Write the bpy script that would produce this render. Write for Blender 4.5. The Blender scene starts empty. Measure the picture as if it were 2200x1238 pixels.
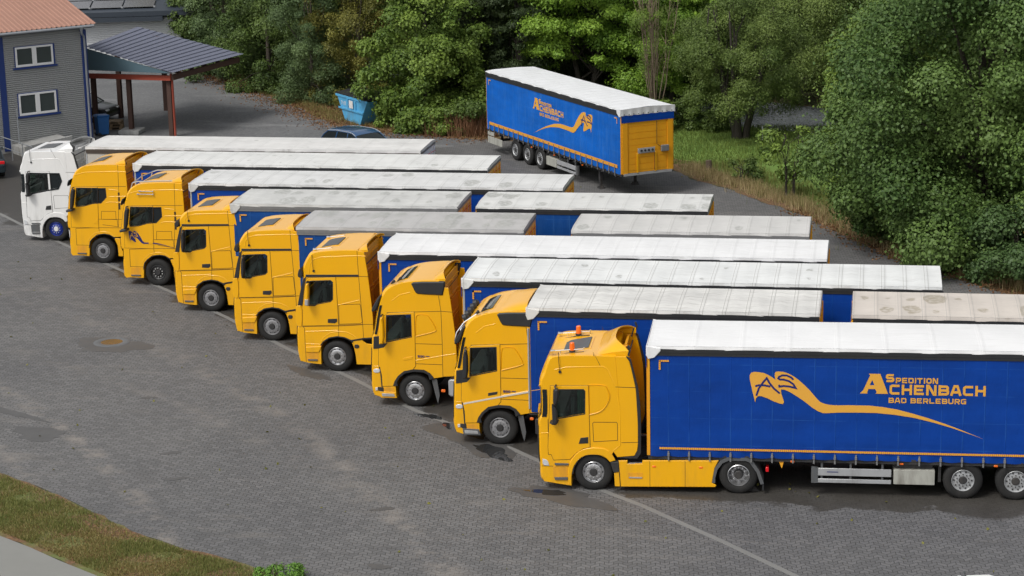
import bpy, bmesh, math, random
import numpy as np
from mathutils import Vector, Matrix
from mathutils.geometry import tessellate_polygon
R = math.radians
random.seed(7)
scene = bpy.context.scene
COL = scene.collection

# ------------------------------------------------------------------ camera
cam_d = bpy.data.cameras.new('camera'); cam = bpy.data.objects.new('camera', cam_d); COL.objects.link(cam)
PITCH, YAW, ROLL, CAM_H = 0.24682, -0.17219, -0.02215, 18.744
_F = Vector((math.sin(YAW)*math.cos(PITCH), math.cos(YAW)*math.cos(PITCH), -math.sin(PITCH)))
_R = Vector((math.cos(YAW), -math.sin(YAW), 0)); _U = _R.cross(_F)
_R2 = _R*math.cos(ROLL)+_U*math.sin(ROLL); _U2 = -_R*math.sin(ROLL)+_U*math.cos(ROLL)
cam.matrix_world = Matrix(((_R2.x, _U2.x, -_F.x, 0), (_R2.y, _U2.y, -_F.y, 0), (_R2.z, _U2.z, -_F.z, CAM_H), (0, 0, 0, 1)))
cam_d.lens = 75.04; cam_d.sensor_width = 36; cam_d.sensor_fit = 'HORIZONTAL'
cam_d.clip_start = 0.5; cam_d.clip_end = 3000
scene.camera = cam

# ------------------------------------------------------------------ light: overcast day, soft sun from the left front
SUN_EL, SUN_AZ = 52, 215       # azimuth clockwise from +Y
world = bpy.data.worlds.new("World"); scene.world = world; world.use_nodes = True
wn = world.node_tree; bg = wn.nodes['Background']
sky = wn.nodes.new('ShaderNodeTexSky'); sky.sky_type = 'NISHITA'; sky.sun_disc = False
sky.sun_elevation = R(SUN_EL); sky.sun_rotation = R(SUN_AZ); sky.dust_density = 3.0; sky.air_density = 1.0
hs = wn.nodes.new('ShaderNodeHueSaturation'); hs.inputs['Saturation'].default_value = 0.16
wn.links.new(sky.outputs[0], hs.inputs['Color']); wn.links.new(hs.outputs[0], bg.inputs[0]); bg.inputs[1].default_value = 0.135
sd = bpy.data.lights.new('sun', 'SUN'); so = bpy.data.objects.new('sun', sd); COL.objects.link(so)
sd.energy = 1.35; sd.angle = R(16); sd.color = (1.0, 0.965, 0.90)
az = R(SUN_AZ); el = R(SUN_EL)
sdir = Vector((math.sin(az)*math.cos(el), math.cos(az)*math.cos(el), math.sin(el)))
so.rotation_euler = sdir.to_track_quat('Z', 'Y').to_euler(); so.location = (-30, 40, 60)
scene.view_settings.view_transform = 'Standard'; scene.view_settings.look = 'None'
scene.view_settings.exposure = 0.33; scene.view_settings.gamma = 1.0
scene.render.engine = 'CYCLES'
scene.cycles.max_bounces = 6; scene.cycles.transparent_max_bounces = 8

# ------------------------------------------------------------------ materials
class NT:
    def __init__(s, name):
        s.m = bpy.data.materials.new(name); s.m.use_nodes = True; s.t = s.m.node_tree
        s.b = s.t.nodes['Principled BSDF']; s.out = s.t.nodes['Material Output']
    def n(s, typ, **kw):
        nd = s.t.nodes.new('ShaderNode'+typ)
        for k, v in kw.items(): setattr(nd, k, v)
        return nd
    def l(s, a, b): s.t.links.new(a, b)
    def coord(s):
        return s.n('TexCoord').outputs['Object']
    def noise(s, vec, scale, detail=3, rough=.55, dist=0.0):
        nd = s.n('TexNoise'); nd.inputs['Scale'].default_value = scale; nd.inputs['Detail'].default_value = detail
        nd.inputs['Roughness'].default_value = rough; nd.inputs['Distortion'].default_value = dist
        s.l(vec, nd.inputs['Vector']); return nd.outputs['Fac']
    def mapping(s, vec, scale=(1, 1, 1), rot=(0, 0, 0), loc=(0, 0, 0)):
        nd = s.n('Mapping'); nd.inputs['Scale'].default_value = scale; nd.inputs['Rotation'].default_value = rot
        nd.inputs['Location'].default_value = loc; s.l(vec, nd.inputs['Vector']); return nd.outputs[0]
    def math(s, op, a, b=None, c=None, clamp=False):
        nd = s.n('Math', operation=op); nd.use_clamp = clamp
        for i, x in enumerate((a, b, c)):
            if x is None: continue
            if isinstance(x, (int, float)): nd.inputs[i].default_value = x
            else: s.l(x, nd.inputs[i])
        return nd.outputs[0]
    def ramp(s, fac, lo, hi):
        nd = s.n('MapRange'); nd.inputs['From Min'].default_value = lo; nd.inputs['From Max'].default_value = hi
        s.l(fac, nd.inputs['Value']); return nd.outputs[0]
    def mix(s, fac, a, b, mode='MIX'):
        nd = s.n('Mix'); nd.data_type = 'RGBA'; nd.blend_type = mode
        for i, x in ((0, fac), (6, a), (7, b)):
            if isinstance(x, (int, float)): nd.inputs[i].default_value = x
            elif isinstance(x, tuple): nd.inputs[i].default_value = (*x, 1)
            else: s.l(x, nd.inputs[i])
        return nd.outputs[2]
    def sep(s, vec):
        nd = s.n('SeparateXYZ'); s.l(vec, nd.inputs[0]); return nd.outputs
    def comb(s, x, y, z=0.0):
        nd = s.n('CombineXYZ')
        for i, v in enumerate((x, y, z)):
            if isinstance(v, (int, float)): nd.inputs[i].default_value = v
            else: s.l(v, nd.inputs[i])
        return nd.outputs[0]
    def bump(s, h, strength=.3, dist=.01):
        nd = s.n('Bump'); nd.inputs['Strength'].default_value = strength; nd.inputs['Distance'].default_value = dist
        s.l(h, nd.inputs['Height']); s.l(nd.outputs[0], s.b.inputs['Normal'])
    def col(s, c):
        if isinstance(c, tuple): s.b.inputs['Base Color'].default_value = (*c, 1)
        else: s.l(c, s.b.inputs['Base Color'])
    def rough(s, r):
        if isinstance(r, (int, float)): s.b.inputs['Roughness'].default_value = r
        else: s.l(r, s.b.inputs['Roughness'])

MATS = {}
def paint(name, c, rough=.35, var=.12, scale=1.2, metal=0.0, coat=0.0, bump=0.0, dirt=0.0, dirtcol=(.10, .085, .07)):
    if name in MATS: return MATS[name]
    k = NT(name); v = k.coord()
    f = k.noise(v, scale, 4)
    c2 = tuple(x*(1-var) for x in c); c1 = tuple(min(1, x*(1+var*.6)) for x in c)
    cc = k.mix(f, c2, c1)
    if dirt:
        g = k.noise(k.mapping(v, (2.2, 2.2, .5)), 1.6, 6, .7)
        z = k.sep(v)[2]; low = k.ramp(z, 1.5, .1)
        d = k.math('MULTIPLY', k.ramp(g, .45, .75), k.math('ADD', k.math('MULTIPLY', low, dirt*1.6, clamp=True), dirt*.25), clamp=True)
        cc = k.mix(d, cc, dirtcol)
    k.col(cc)
    k.rough(k.ramp(k.noise(v, scale*5, 3), -1.2, 2.2) if False else rough)
    k.b.inputs['Metallic'].default_value = metal
    if coat: k.b.inputs['Coat Weight'].default_value = coat; k.b.inputs['Coat Roughness'].default_value = .08
    if bump: k.bump(k.noise(v, 30, 3), bump, .004)
    MATS[name] = k.m; return k.m

YEL = (.82, .405, .001)
m_yel = paint('yellow_paint', YEL, .30, .06, .8, coat=.35, dirt=.14)
m_yel2 = paint('yellow_panel', (.74, .33, .006), .55, .10, 1.5, dirt=.2)
m_white = paint('white_paint', (.74, .74, .73), .3, .05, .8, coat=.5, dirt=.35)
m_black = paint('black_plastic', (.018, .019, .021), .55, .3, 3, bump=.1, dirt=.3)
m_seam = paint('seam_dark', (.05, .028, .008), .8, .2, 4)
m_seamw = paint('seam_grey', (.12, .12, .12), .8, .2, 4)
m_tyre = paint('tyre_rubber', (.011, .011, .011), .8, .3, 5, bump=.4, dirt=.25, dirtcol=(.04, .036, .032))
m_alu = paint('polished_aluminium', (.62, .62, .63), .28, .15, 4, metal=.9)
m_rimg = paint('grey_rim', (.30, .30, .31), .45, .2, 5, metal=.4, dirt=.3)
m_rimb = paint('black_rim', (.02, .02, .02), .4, .2, 5)
m_rimblue = paint('blue_rim', (.01, .03, .25), .35, .15, 5)
m_chrome = paint('chrome', (.8, .8, .8), .12, .05, 5, metal=1.0)
m_frame = paint('chassis_dark', (.025, .025, .027), .7, .3, 3, dirt=.4)
m_interior = paint('cab_interior', (.30, .30, .28), .8, .3, 3)
m_grey = paint('grey_plastic', (.09, .095, .10), .6, .2, 3, dirt=.3)
m_silver = paint('silver_panel', (.42, .43, .44), .42, .08, 2, metal=.3, dirt=.25)
m_box = paint('dull_white_box', (.38, .38, .34), .6, .12, 2, dirt=.5)
m_orange = paint('orange_lens', (.85, .16, .015), .25, .1, 6)
m_red = paint('red_lens', (.65, .01, .015), .25, .1, 6)
m_clear = paint('lamp_lens', (.70, .72, .74), .12, .1, 6, metal=.3)
m_letter = paint('letter_yellow', (.72, .36, .045), .5, .06, 2)
m_navy = paint('navy_print', (.008, .014, .13), .45, .1, 2)
m_tape = paint('yellow_tape', (.80, .36, .02), .4, .1, 8)
m_wtape = paint('white_tape', (.62, .58, .50), .4, .1, 8)
m_strap = paint('strap_grey', (.17, .17, .17), .6, .2, 6)
m_blueflap = paint('blue_flap', (.02, .10, .42), .5, .12, 2)
m_curtaingreen = paint('cab_curtain', (.10, .20, .15), .8, .2, 6)

def glass(name, tint, gloss=.9):
    k = NT(name); k.t.nodes.remove(k.b)
    tr = k.n('BsdfTransparent'); tr.inputs[0].default_value = (*tint, 1)
    gl = k.n('BsdfGlossy'); gl.inputs['Roughness'].default_value = .03; gl.inputs[0].default_value = (gloss, gloss, gloss, 1)
    fr = k.n('Fresnel'); fr.inputs[0].default_value = 1.5
    mx = k.n('MixShader'); k.l(fr.outputs[0], mx.inputs[0]); k.l(tr.outputs[0], mx.inputs[1]); k.l(gl.outputs[0], mx.inputs[2])
    k.l(mx.outputs[0], k.out.inputs[0]); return k.m
m_glass = glass('window_glass', (.72, .80, .77))
m_dglass = paint('dark_glass', (.012, .016, .018), .06, .2, 2)

def mat_curtain(name, c, fade=0.0):
    k = NT(name); v = k.coord(); s = k.sep(v)
    n1 = k.noise(k.mapping(v, (.5, 1, 1.6)), 1.0, 4, .6)
    cc = k.mix(k.ramp(n1, .25, .75), tuple(x*.80 for x in c), tuple(min(1, x*1.22) for x in c))
    fx = k.math('PINGPONG', s[0], .265)      # vertical pole impressions every .53 m
    lx = k.ramp(fx, .018, .0)
    fz = k.math('PINGPONG', k.math('ADD', s[2], .12), .36)
    lz = k.ramp(fz, .012, .0)
    ln = k.math('MULTIPLY', k.math('MAXIMUM', lx, lz, clamp=True), k.ramp(k.noise(v, 1.7, 3), .38, .7), clamp=True)
    cc = k.mix(k.math('MULTIPLY', ln, .42+fade), cc, (.04, .17, .46))
    if fade:
        st = k.ramp(k.noise(k.mapping(v, (3, 1, .35)), 1.3, 5, .7), .5, .8)
        cc = k.mix(k.math('MULTIPLY', st, fade), cc, (.12, .28, .50))
    k.col(cc); k.rough(.5); k.b.inputs['Specular IOR Level'].default_value = .22
    h = k.math('ADD', k.noise(k.mapping(v, (1.2, 1, .5)), 2.2, 4), k.math('MULTIPLY', lx, .25))
    k.bump(h, .6, .04); return k.m
m_cur = mat_curtain('blue_curtain', (.001, .040, .255))
m_cur2 = mat_curtain('faded_blue_curtain', (.004, .052, .22), .14)
m_cur3 = mat_curtain('bright_blue_curtain', (.002, .105, .46), .22)
m_curw = paint('pale_sliding_wall', (.46, .44, .40), .6, .12, 1.5, dirt=.2)

def mat_tarp(name, base, dirt, seed, bow=.62, bowdark=.4, puddle=.5):
    k = NT(name); v = k.coord(); s = k.sep(v); vv = k.mapping(v, loc=(seed*7.3, seed*3.1, 0))
    n1 = k.noise(k.mapping(vv, (.6, 1.4, 1)), 1.1, 5, .62)
    cc = k.mix(k.ramp(n1, .3, .7), tuple(x*(1-.22*dirt) for x in base), base)
    # long thin dirt creases running along the trailer
    st = k.noise(k.mapping(vv, (.8, 11, 1)), 1.6, 4, .7, .6)
    cc = k.mix(k.math('MULTIPLY', k.ramp(st, .52, .72), .62*dirt+.10, clamp=True), cc, (.30, .29, .26))
    # dried puddles
    P_ = bow if bow < 1 else .62
    cell = k.math('FLOOR', k.math('DIVIDE', s[0], P_)); half = k.math('FLOOR', k.math('DIVIDE', s[1], 1.28))
    wn_ = k.n('TexWhiteNoise'); k.l(k.comb(cell, half, seed*1.37), wn_.inputs['Vector']); rc_ = k.sep(wn_.outputs['Color'])
    uu = k.math('SUBTRACT', k.math('FRACT', k.math('DIVIDE', s[0], P_)), .5)
    ww = k.math('DIVIDE', k.math('SUBTRACT', k.math('FRACT', k.math('DIVIDE', s[1], 1.28)), k.math('ADD', .35, k.math('MULTIPLY', rc_[0], .3))), .8)
    rr_ = k.math('ADD', k.math('SQRT', k.math('ADD', k.math('MULTIPLY', uu, uu), k.math('MULTIPLY', ww, ww))), k.math('MULTIPLY', k.math('SUBTRACT', k.noise(vv, 2.6, 3), .5), .45))
    pn = k.math('SUBTRACT', k.math('SUBTRACT', k.math('MULTIPLY', rc_[1], 1.1), 1.08-.62*puddle), rr_)
    pud = k.math('MULTIPLY', k.ramp(pn, -.02, .02), .85 if puddle else 0.0, clamp=True)
    sp = k.noise(vv, 9, 3)
    cc = k.mix(k.math('MULTIPLY', pud, k.ramp(sp, .3, .6), clamp=True), cc, (.33, .33, .30) if base[0]-base[2] < .08 else (.36, .31, .23))
    # bows: pairs of thin seams
    fx = k.math('PINGPONG', s[0], bow/2)
    l1 = k.math('MAXIMUM', k.ramp(k.math('ABSOLUTE', k.math('SUBTRACT', fx, .045)), .012, .004), 0.0, clamp=True)
    cc = k.mix(k.math('MULTIPLY', l1, bowdark), cc, (.33, .32, .30))
    k.col(cc); k.rough(k.math('SUBTRACT', .5, k.math('MULTIPLY', pud, .2)))
    h = k.math('ADD', k.noise(k.mapping(vv, (1.2, 4, 1)), 2.5, 4), k.math('MULTIPLY', k.ramp(fx, .09, .0), .8))
    k.bump(h, .45, .025); return k.m

# ------------------------------------------------------------------ mesh helpers
def miter(poly, d):
    """offset a closed polygon outward by d (number or list)"""
    n = len(poly); A = sum(poly[i][0]*poly[(i+1) % n][1]-poly[(i+1) % n][0]*poly[i][1] for i in range(n))
    sg = 1 if A > 0 else -1; out = []
    for i in range(n):
        p0, p1, p2 = poly[i-1], poly[i], poly[(i+1) % n]
        def nn(a, b):
            dx, dy = b[0]-a[0], b[1]-a[1]; L = math.hypot(dx, dy) or 1e-9; return (sg*dy/L, -sg*dx/L)
        a, b = nn(p0, p1), nn(p1, p2); m = (a[0]+b[0], a[1]+b[1]); L = m[0]*m[0]+m[1]*m[1]
        k = 2/max(L, .8); dd = d[i] if isinstance(d, (list, tuple)) else d
        out.append((p1[0]+m[0]*k*dd, p1[1]+m[1]*k*dd))
    return out

def chaikin(poly, it=1, maxturn=55):
    for _ in range(it):
        n = len(poly); out = []
        for i in range(n):
            p0, p1, p2 = poly[i-1], poly[i], poly[(i+1) % n]
            a1 = math.atan2(p1[1]-p0[1], p1[0]-p0[0]); a2 = math.atan2(p2[1]-p1[1], p2[0]-p1[0])
            t = abs((a2-a1+math.pi) % (2*math.pi)-math.pi)
            if R(4) < t < R(maxturn):
                out.append((p1[0]*.75+p0[0]*.25, p1[1]*.75+p0[1]*.25)); out.append((p1[0]*.75+p2[0]*.25, p1[1]*.75+p2[1]*.25))
            else: out.append(p1)
        poly = out
    return poly

class MB:
    def __init__(s): s.v = []; s.f = []; s.fm = []; s.mi = 0; s.T = None
    def add(s, vs, fs):
        o = len(s.v)
        if s.T is not None: vs = [tuple(s.T @ Vector(v)) for v in vs]
        s.v += [tuple(v) for v in vs]; s.f += [tuple(o+i for i in f) for f in fs]; s.fm += [s.mi]*len(fs)
    def box(s, x0, x1, y0, y1, z0, z1, b=0.0):
        if b:
            return s.prism([(x0+b, z0), (x1-b, z0), (x1, z0+b), (x1, z1-b), (x1-b, z1), (x0+b, z1), (x0, z1-b), (x0, z0+b)], y0, y1, b*.6)
        s.add([(x, y, z) for z in (z0, z1) for y in (y0, y1) for x in (x0, x1)],
              [(0, 2, 3, 1), (4, 5, 7, 6), (0, 1, 5, 4), (2, 6, 7, 3), (0, 4, 6, 2), (1, 3, 7, 5)]); return s
    def prism(s, poly, y0, y1, bev=0.0, holes=()):
        """polygon in (x,z), solid between y0 and y1, bevelled rim"""
        n = len(poly); inn = miter(poly, -bev) if bev else poly
        rings = []
        if bev: rings = [(y0, inn), (y0+bev*(1 if y1 > y0 else -1), poly), (y1-bev*(1 if y1 > y0 else -1), poly), (y1, inn)]
        else: rings = [(y0, poly), (y1, poly)]
        vs = [(x, y, z) for y, pl in rings for x, z in pl]; fs = []
        for r in range(len(rings)-1):
            for i in range(n):
                j = (i+1) % n; fs.append((r*n+i, r*n+j, (r+1)*n+j, (r+1)*n+i))
        base = len(vs); caps = []
        loops0 = [[Vector((x, z, 0)) for x, z in inn]]+[[Vector((x, z, 0)) for x, z in h] for h in holes]
        tri = tessellate_polygon(loops0)
        idx0 = list(range(n)); idx1 = list(range((len(rings)-1)*n, len(rings)*n))
        for h in holes:
            m = len(h); a = len(vs); vs += [(x, y0, z) for x, z in h]; b = len(vs); vs += [(x, y1, z) for x, z in h]
            idx0 += range(a, a+m); idx1 += range(b, b+m)
            for i in range(m): j = (i+1) % m; fs.append((a+i, a+j, b+j, b+i))
        for t in tri: fs.append(tuple(idx0[i] for i in t)); fs.append(tuple(idx1[i] for i in reversed(t)))
        s.add(vs, fs); return s
    def cyl(s, p0, p1, r0, r1=None, n=16, cap=True):
        r1 = r0 if r1 is None else r1; p0 = Vector(p0); p1 = Vector(p1); d = (p1-p0).normalized()
        u = d.orthogonal().normalized(); w = d.cross(u); vs = []
        for p, r in ((p0, r0), (p1, r1)):
            for i in range(n): a = 2*math.pi*i/n; vs.append(p+u*(r*math.cos(a))+w*(r*math.sin(a)))
        fs = [(i, (i+1) % n, n+(i+1) % n, n+i) for i in range(n)]
        if cap: fs += [tuple(reversed(range(n))), tuple(range(n, 2*n))]
        s.add(vs, fs); return s
    def tube(s, pts, r, n=8, closed=False):
        pts = [Vector(p) for p in pts]; m = len(pts); rr = r if isinstance(r, (list, tuple)) else [r]*m; vs = []
        prev = None
        for i, p in enumerate(pts):
            a = pts[i-1] if (i > 0 or closed) else p; b = pts[(i+1) % m] if (i < m-1 or closed) else p
            d = (b-a).normalized()
            u = d.orthogonal().normalized() if prev is None else (prev-d*prev.dot(d)).normalized()
            prev = u; w = d.cross(u)
            for k in range(n): an = 2*math.pi*k/n; vs.append(p+u*(rr[i]*math.cos(an))+w*(rr[i]*math.sin(an)))
        fs = []
        for i in range(m if closed else m-1):
            j = (i+1) % m
            for k in range(n): l = (k+1) % n; fs.append((i*n+k, i*n+l, j*n+l, j*n+k))
        if not closed: fs += [tuple(reversed(range(n))), tuple(range((m-1)*n, m*n))]
        s.add(vs, fs); return s
    def lathe(s, prof, c, axis='y', n=32, sign=1):
        """prof: list of (radius, offset along axis)"""
        vs = []
        for r, o in prof:
            for i in range(n):
                a = 2*math.pi*i/n
                if axis == 'y': vs.append((c[0]+r*math.cos(a), c[1]+o*sign, c[2]+r*math.sin(a)))
                else: vs.append((c[0]+r*math.cos(a), c[1]+r*math.sin(a), c[2]+o))
        m = len(prof); s.add(vs, [(j*n+i, j*n+(i+1) % n, (j+1)*n+(i+1) % n, (j+1)*n+i) for j in range(m-1) for i in range(n)]); return s
    def ribbon(s, pts, w, y0, y1, closed=False):
        """flat stroke of width w along pts in the (x,z) plane"""
        n = len(pts); L = []; Rr = []
        for i in range(n):
            p = pts[i]; a = pts[i-1] if (i > 0 or closed) else None; b = pts[(i+1) % n] if (i < n-1 or closed) else None
            def nn(q, r): dx, dy = r[0]-q[0], r[1]-q[1]; l = math.hypot(dx, dy) or 1e-9; return (-dy/l, dx/l)
            if a is None: m = nn(p, b); k = 1
            elif b is None: m = nn(a, p); k = 1
            else:
                x, y = nn(a, p), nn(p, b); m = (x[0]+y[0], x[1]+y[1]); k = 2/max(m[0]**2+m[1]**2, .5)
            L.append((p[0]+m[0]*k*w/2, p[1]+m[1]*k*w/2)); Rr.append((p[0]-m[0]*k*w/2, p[1]-m[1]*k*w/2))
        vs = []
        for i in range(n): vs += [(L[i][0], y0, L[i][1]), (Rr[i][0], y0, Rr[i][1]), (L[i][0], y1, L[i][1]), (Rr[i][0], y1, Rr[i][1])]
        fs = []
        for i in range(n if closed else n-1):
            a = 4*i; b = 4*((i+1) % n); fs += [(a, b, b+1, a+1), (a+2, a+3, b+3, b+2), (a, a+2, b+2, b), (a+1, b+1, b+3, a+3)]
        if not closed: fs += [(0, 1, 3, 2), (4*n-4, 4*n-2, 4*n-1, 4*n-3)]
        s.add(vs, fs); return s
    def grid(s, fn, nu, nv):
        vs = [fn(i/nu, j/nv) for j in range(nv+1) for i in range(nu+1)]
        s.add(vs, [(j*(nu+1)+i, j*(nu+1)+i+1, (j+1)*(nu+1)+i+1, (j+1)*(nu+1)+i) for j in range(nv) for i in range(nu)]); return s
    def build(s, name, mats, parent=None, smooth=35, recalc=True, loc=None, rotz=0):
        me = bpy.data.meshes.new(name); me.from_pydata(s.v, [], s.f)
        if not isinstance(mats, (list, tuple)): mats = [mats]
        for m in mats: me.materials.append(m)
        if len(mats) > 1: me.polygons.foreach_set('material_index', s.fm)
        if recalc:
            bm = bmesh.new(); bm.from_mesh(me); bmesh.ops.recalc_face_normals(bm, faces=bm.faces[:]); bm.to_mesh(me); bm.free()
        if smooth:
            me.polygons.foreach_set('use_smooth', [True]*len(me.polygons)); me.set_sharp_from_angle(angle=R(smooth))
        me.update()
        o = bpy.data.objects.new(name, me); COL.objects.link(o)
        if parent is not None: o.parent = parent
        if loc is not None: o.location = loc
        o.rotation_euler.z = rotz
        return o

def tag(o, label=None, cat=None, group=None, kind=None):
    if label: o['label'] = label
    if cat: o['category'] = cat
    if group: o['group'] = group
    if kind: o['kind'] = kind
    return o
def thing(name, label, cat, loc=(0, 0, 0), rotz=0, group=None):
    o = bpy.data.objects.new(name, None); COL.objects.link(o); o.location = loc; o.rotation_euler.z = rotz
    o.empty_display_size = .3
    return tag(o, label, cat, group)
def copy_tree(o, parent=None):
    c = o.copy(); COL.objects.link(c); c.parent = parent
    for ch in [x for x in COL.objects if x.parent == o]: copy_tree(ch, c)
    return c
CAB_A = dict(
 body=[(-1.29,0.24),(-1.32,0.34),(-1.33,0.41),(-1.33,0.66),(-1.35,0.88),(-1.36,1.09),(-1.36,1.85),(-1.34,1.96),(-1.27,2.03),(-1.27,2.76),(-1.31,2.82),(-1.29,3.0),(-1.21,3.15),(-1.14,3.39),(-1.08,3.54),(-1.02,3.6),(-0.79,3.64),(-0.14,3.65),(0.6,3.65),(0.7,2.31),(0.72,1.27),(0.52,1.1),(0.44,0.87),(0.31,0.92),(0.16,1.0),(-0.08,1.0),(-0.25,0.96),(-0.4,0.84),(-0.52,0.65),(-0.57,0.43),(-0.57,0.14),(-0.67,0.15)],
 fair=[(0.6,3.65),(0.88,3.65),(0.97,3.52),(1.12,2.83),(1.16,2.44),(1.17,1.82),(1.17,1.17),(1.07,0.99),(0.63,0.94),(0.52,1.1),(0.72,1.27),(0.7,2.31)],
 edge=[(0.88,3.65),(0.94,3.62),(1.0,3.57),(1.18,2.83),(1.23,2.37),(1.25,1.82),(1.24,1.06),(1.14,0.92),(0.63,0.93),(1.07,0.99),(1.17,1.17),(1.17,1.82),(1.12,2.83),(0.97,3.52)],
 door=[(-1.17,1.18),(-1.08,2.84),(-0.1,2.86),(-0.09,2.1),(-0.08,1.2),(-0.25,1.16),(-0.42,1.05),(-0.6,0.86),(-1.03,0.83),(-1.09,0.98),(-1.16,0.98)],
 win=[(-0.99,2.73),(-0.23,2.75),(-0.2,2.71),(-0.21,2.11),(-0.84,1.98),(-1.0,1.96)],
 mirror=[(-0.98,2.84),(-0.83,2.83),(-0.86,2.52),(-0.93,2.38),(-0.99,2.4)],
 mirrorlow=[(-1.02,2.42),(-0.89,2.31),(-0.88,1.91),(-0.97,1.87),(-1.01,1.94)],
 mirrorarm=[(-1.09,1.92),(-0.97,1.94),(-0.87,1.94),(-0.91,1.88),(-1.01,1.87)],
 sleeper=[(-0.09,2.88),(0.34,2.89),(0.4,2.79),(0.47,2.57),(0.33,2.28),(0.17,2.15),(-0.08,2.08)],
 lines=[[(-0.0,1.85),(0.03,1.88),(0.62,1.89),(0.64,1.85),(0.64,1.4),(0.02,1.35),(-0.0,1.85)],[(-0.1,2.86),(-0.09,2.1),(-0.07,1.2)],[(-1.16,1.93),(-1.17,0.98)],[(0.05,3.66),(0.03,3.77),(0.21,3.41)],[(0.6,2.84),(1.12,2.83)],[(0.74,1.34),(1.17,1.36)],[(-1.34,0.66),(-1.05,0.66)]],
 crease=[[(-1.35,1.55),(-1.16,1.56),(-0.98,1.6),(-0.11,1.79)],[(-0.96,3.27),(-0.66,3.34),(0.28,3.38),(0.39,3.32),(0.55,2.96),(0.64,2.67),(0.7,2.31),(0.71,1.27),(0.52,1.1)],[(-1.17,1.06),(-0.98,1.07)]],
 arch=[(-0.66,0.15),(-0.66,0.47),(-0.62,0.74),(-0.51,0.95),(-0.34,1.11),(-0.08,1.2),(0.27,1.19),(0.44,1.11),(0.58,0.86),(0.44,0.81),(0.31,0.95),(0.16,1.0),(-0.08,1.0),(-0.25,0.96),(-0.4,0.84),(-0.52,0.65),(-0.57,0.43),(-0.57,0.14)],
 stepa=[(-1.01,0.75),(-0.64,0.75),(-0.64,0.7),(-0.99,0.69)],
 stepb=[(-1.02,0.36),(-0.67,0.37),(-0.67,0.3),(-1.0,0.29)],
 stepbay=[(-1.05,0.66),(-0.67,0.67),(-0.67,0.38),(-1.04,0.37)],
 lamp=[(-1.32,0.86),(-1.19,0.83),(-1.15,0.67),(-1.32,0.68)],
 handle=[(-0.37,1.29),(-0.32,1.45),(-0.12,1.48),(-0.12,1.31)],
 badge=[(-0.84,1.03),(-0.77,1.07),(-0.65,1.08),(-0.68,1.03)],
 guard=[(0.44,0.81),(0.65,0.82),(0.68,0.55),(0.53,0.52)],
 rearlow=[(0.54,0.5),(0.67,0.55),(0.7,0.14),(0.56,0.14)],
 skirt=[(0.66,0.85),(0.89,0.86),(0.89,0.77),(1.27,0.78),(1.28,0.87),(3.24,0.91),(3.14,0.71),(3.07,0.3),(3.18,0.24),(3.16,0.19),(0.71,0.14),(0.68,0.55)],
 skstep=[(0.91,0.53),(1.29,0.54),(1.29,0.38),(0.91,0.37)],
 mk1=[(1.49,0.7),(1.58,0.71)],
 mk2=[(2.69,0.72),(2.79,0.72)],
 fenderR=[(3.07,0.28),(3.08,0.44),(3.14,0.71),(3.27,0.93),(3.46,0.99),(3.93,1.0),(4.07,0.97),(4.27,0.71),(4.4,0.29),(4.32,0.29),(4.23,0.54),(4.07,0.83),(3.93,0.91),(3.5,0.9),(3.34,0.83),(3.21,0.61),(3.16,0.29)],
 antenna=[(-0.83,3.2),(-0.85,3.6)],
)
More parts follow.
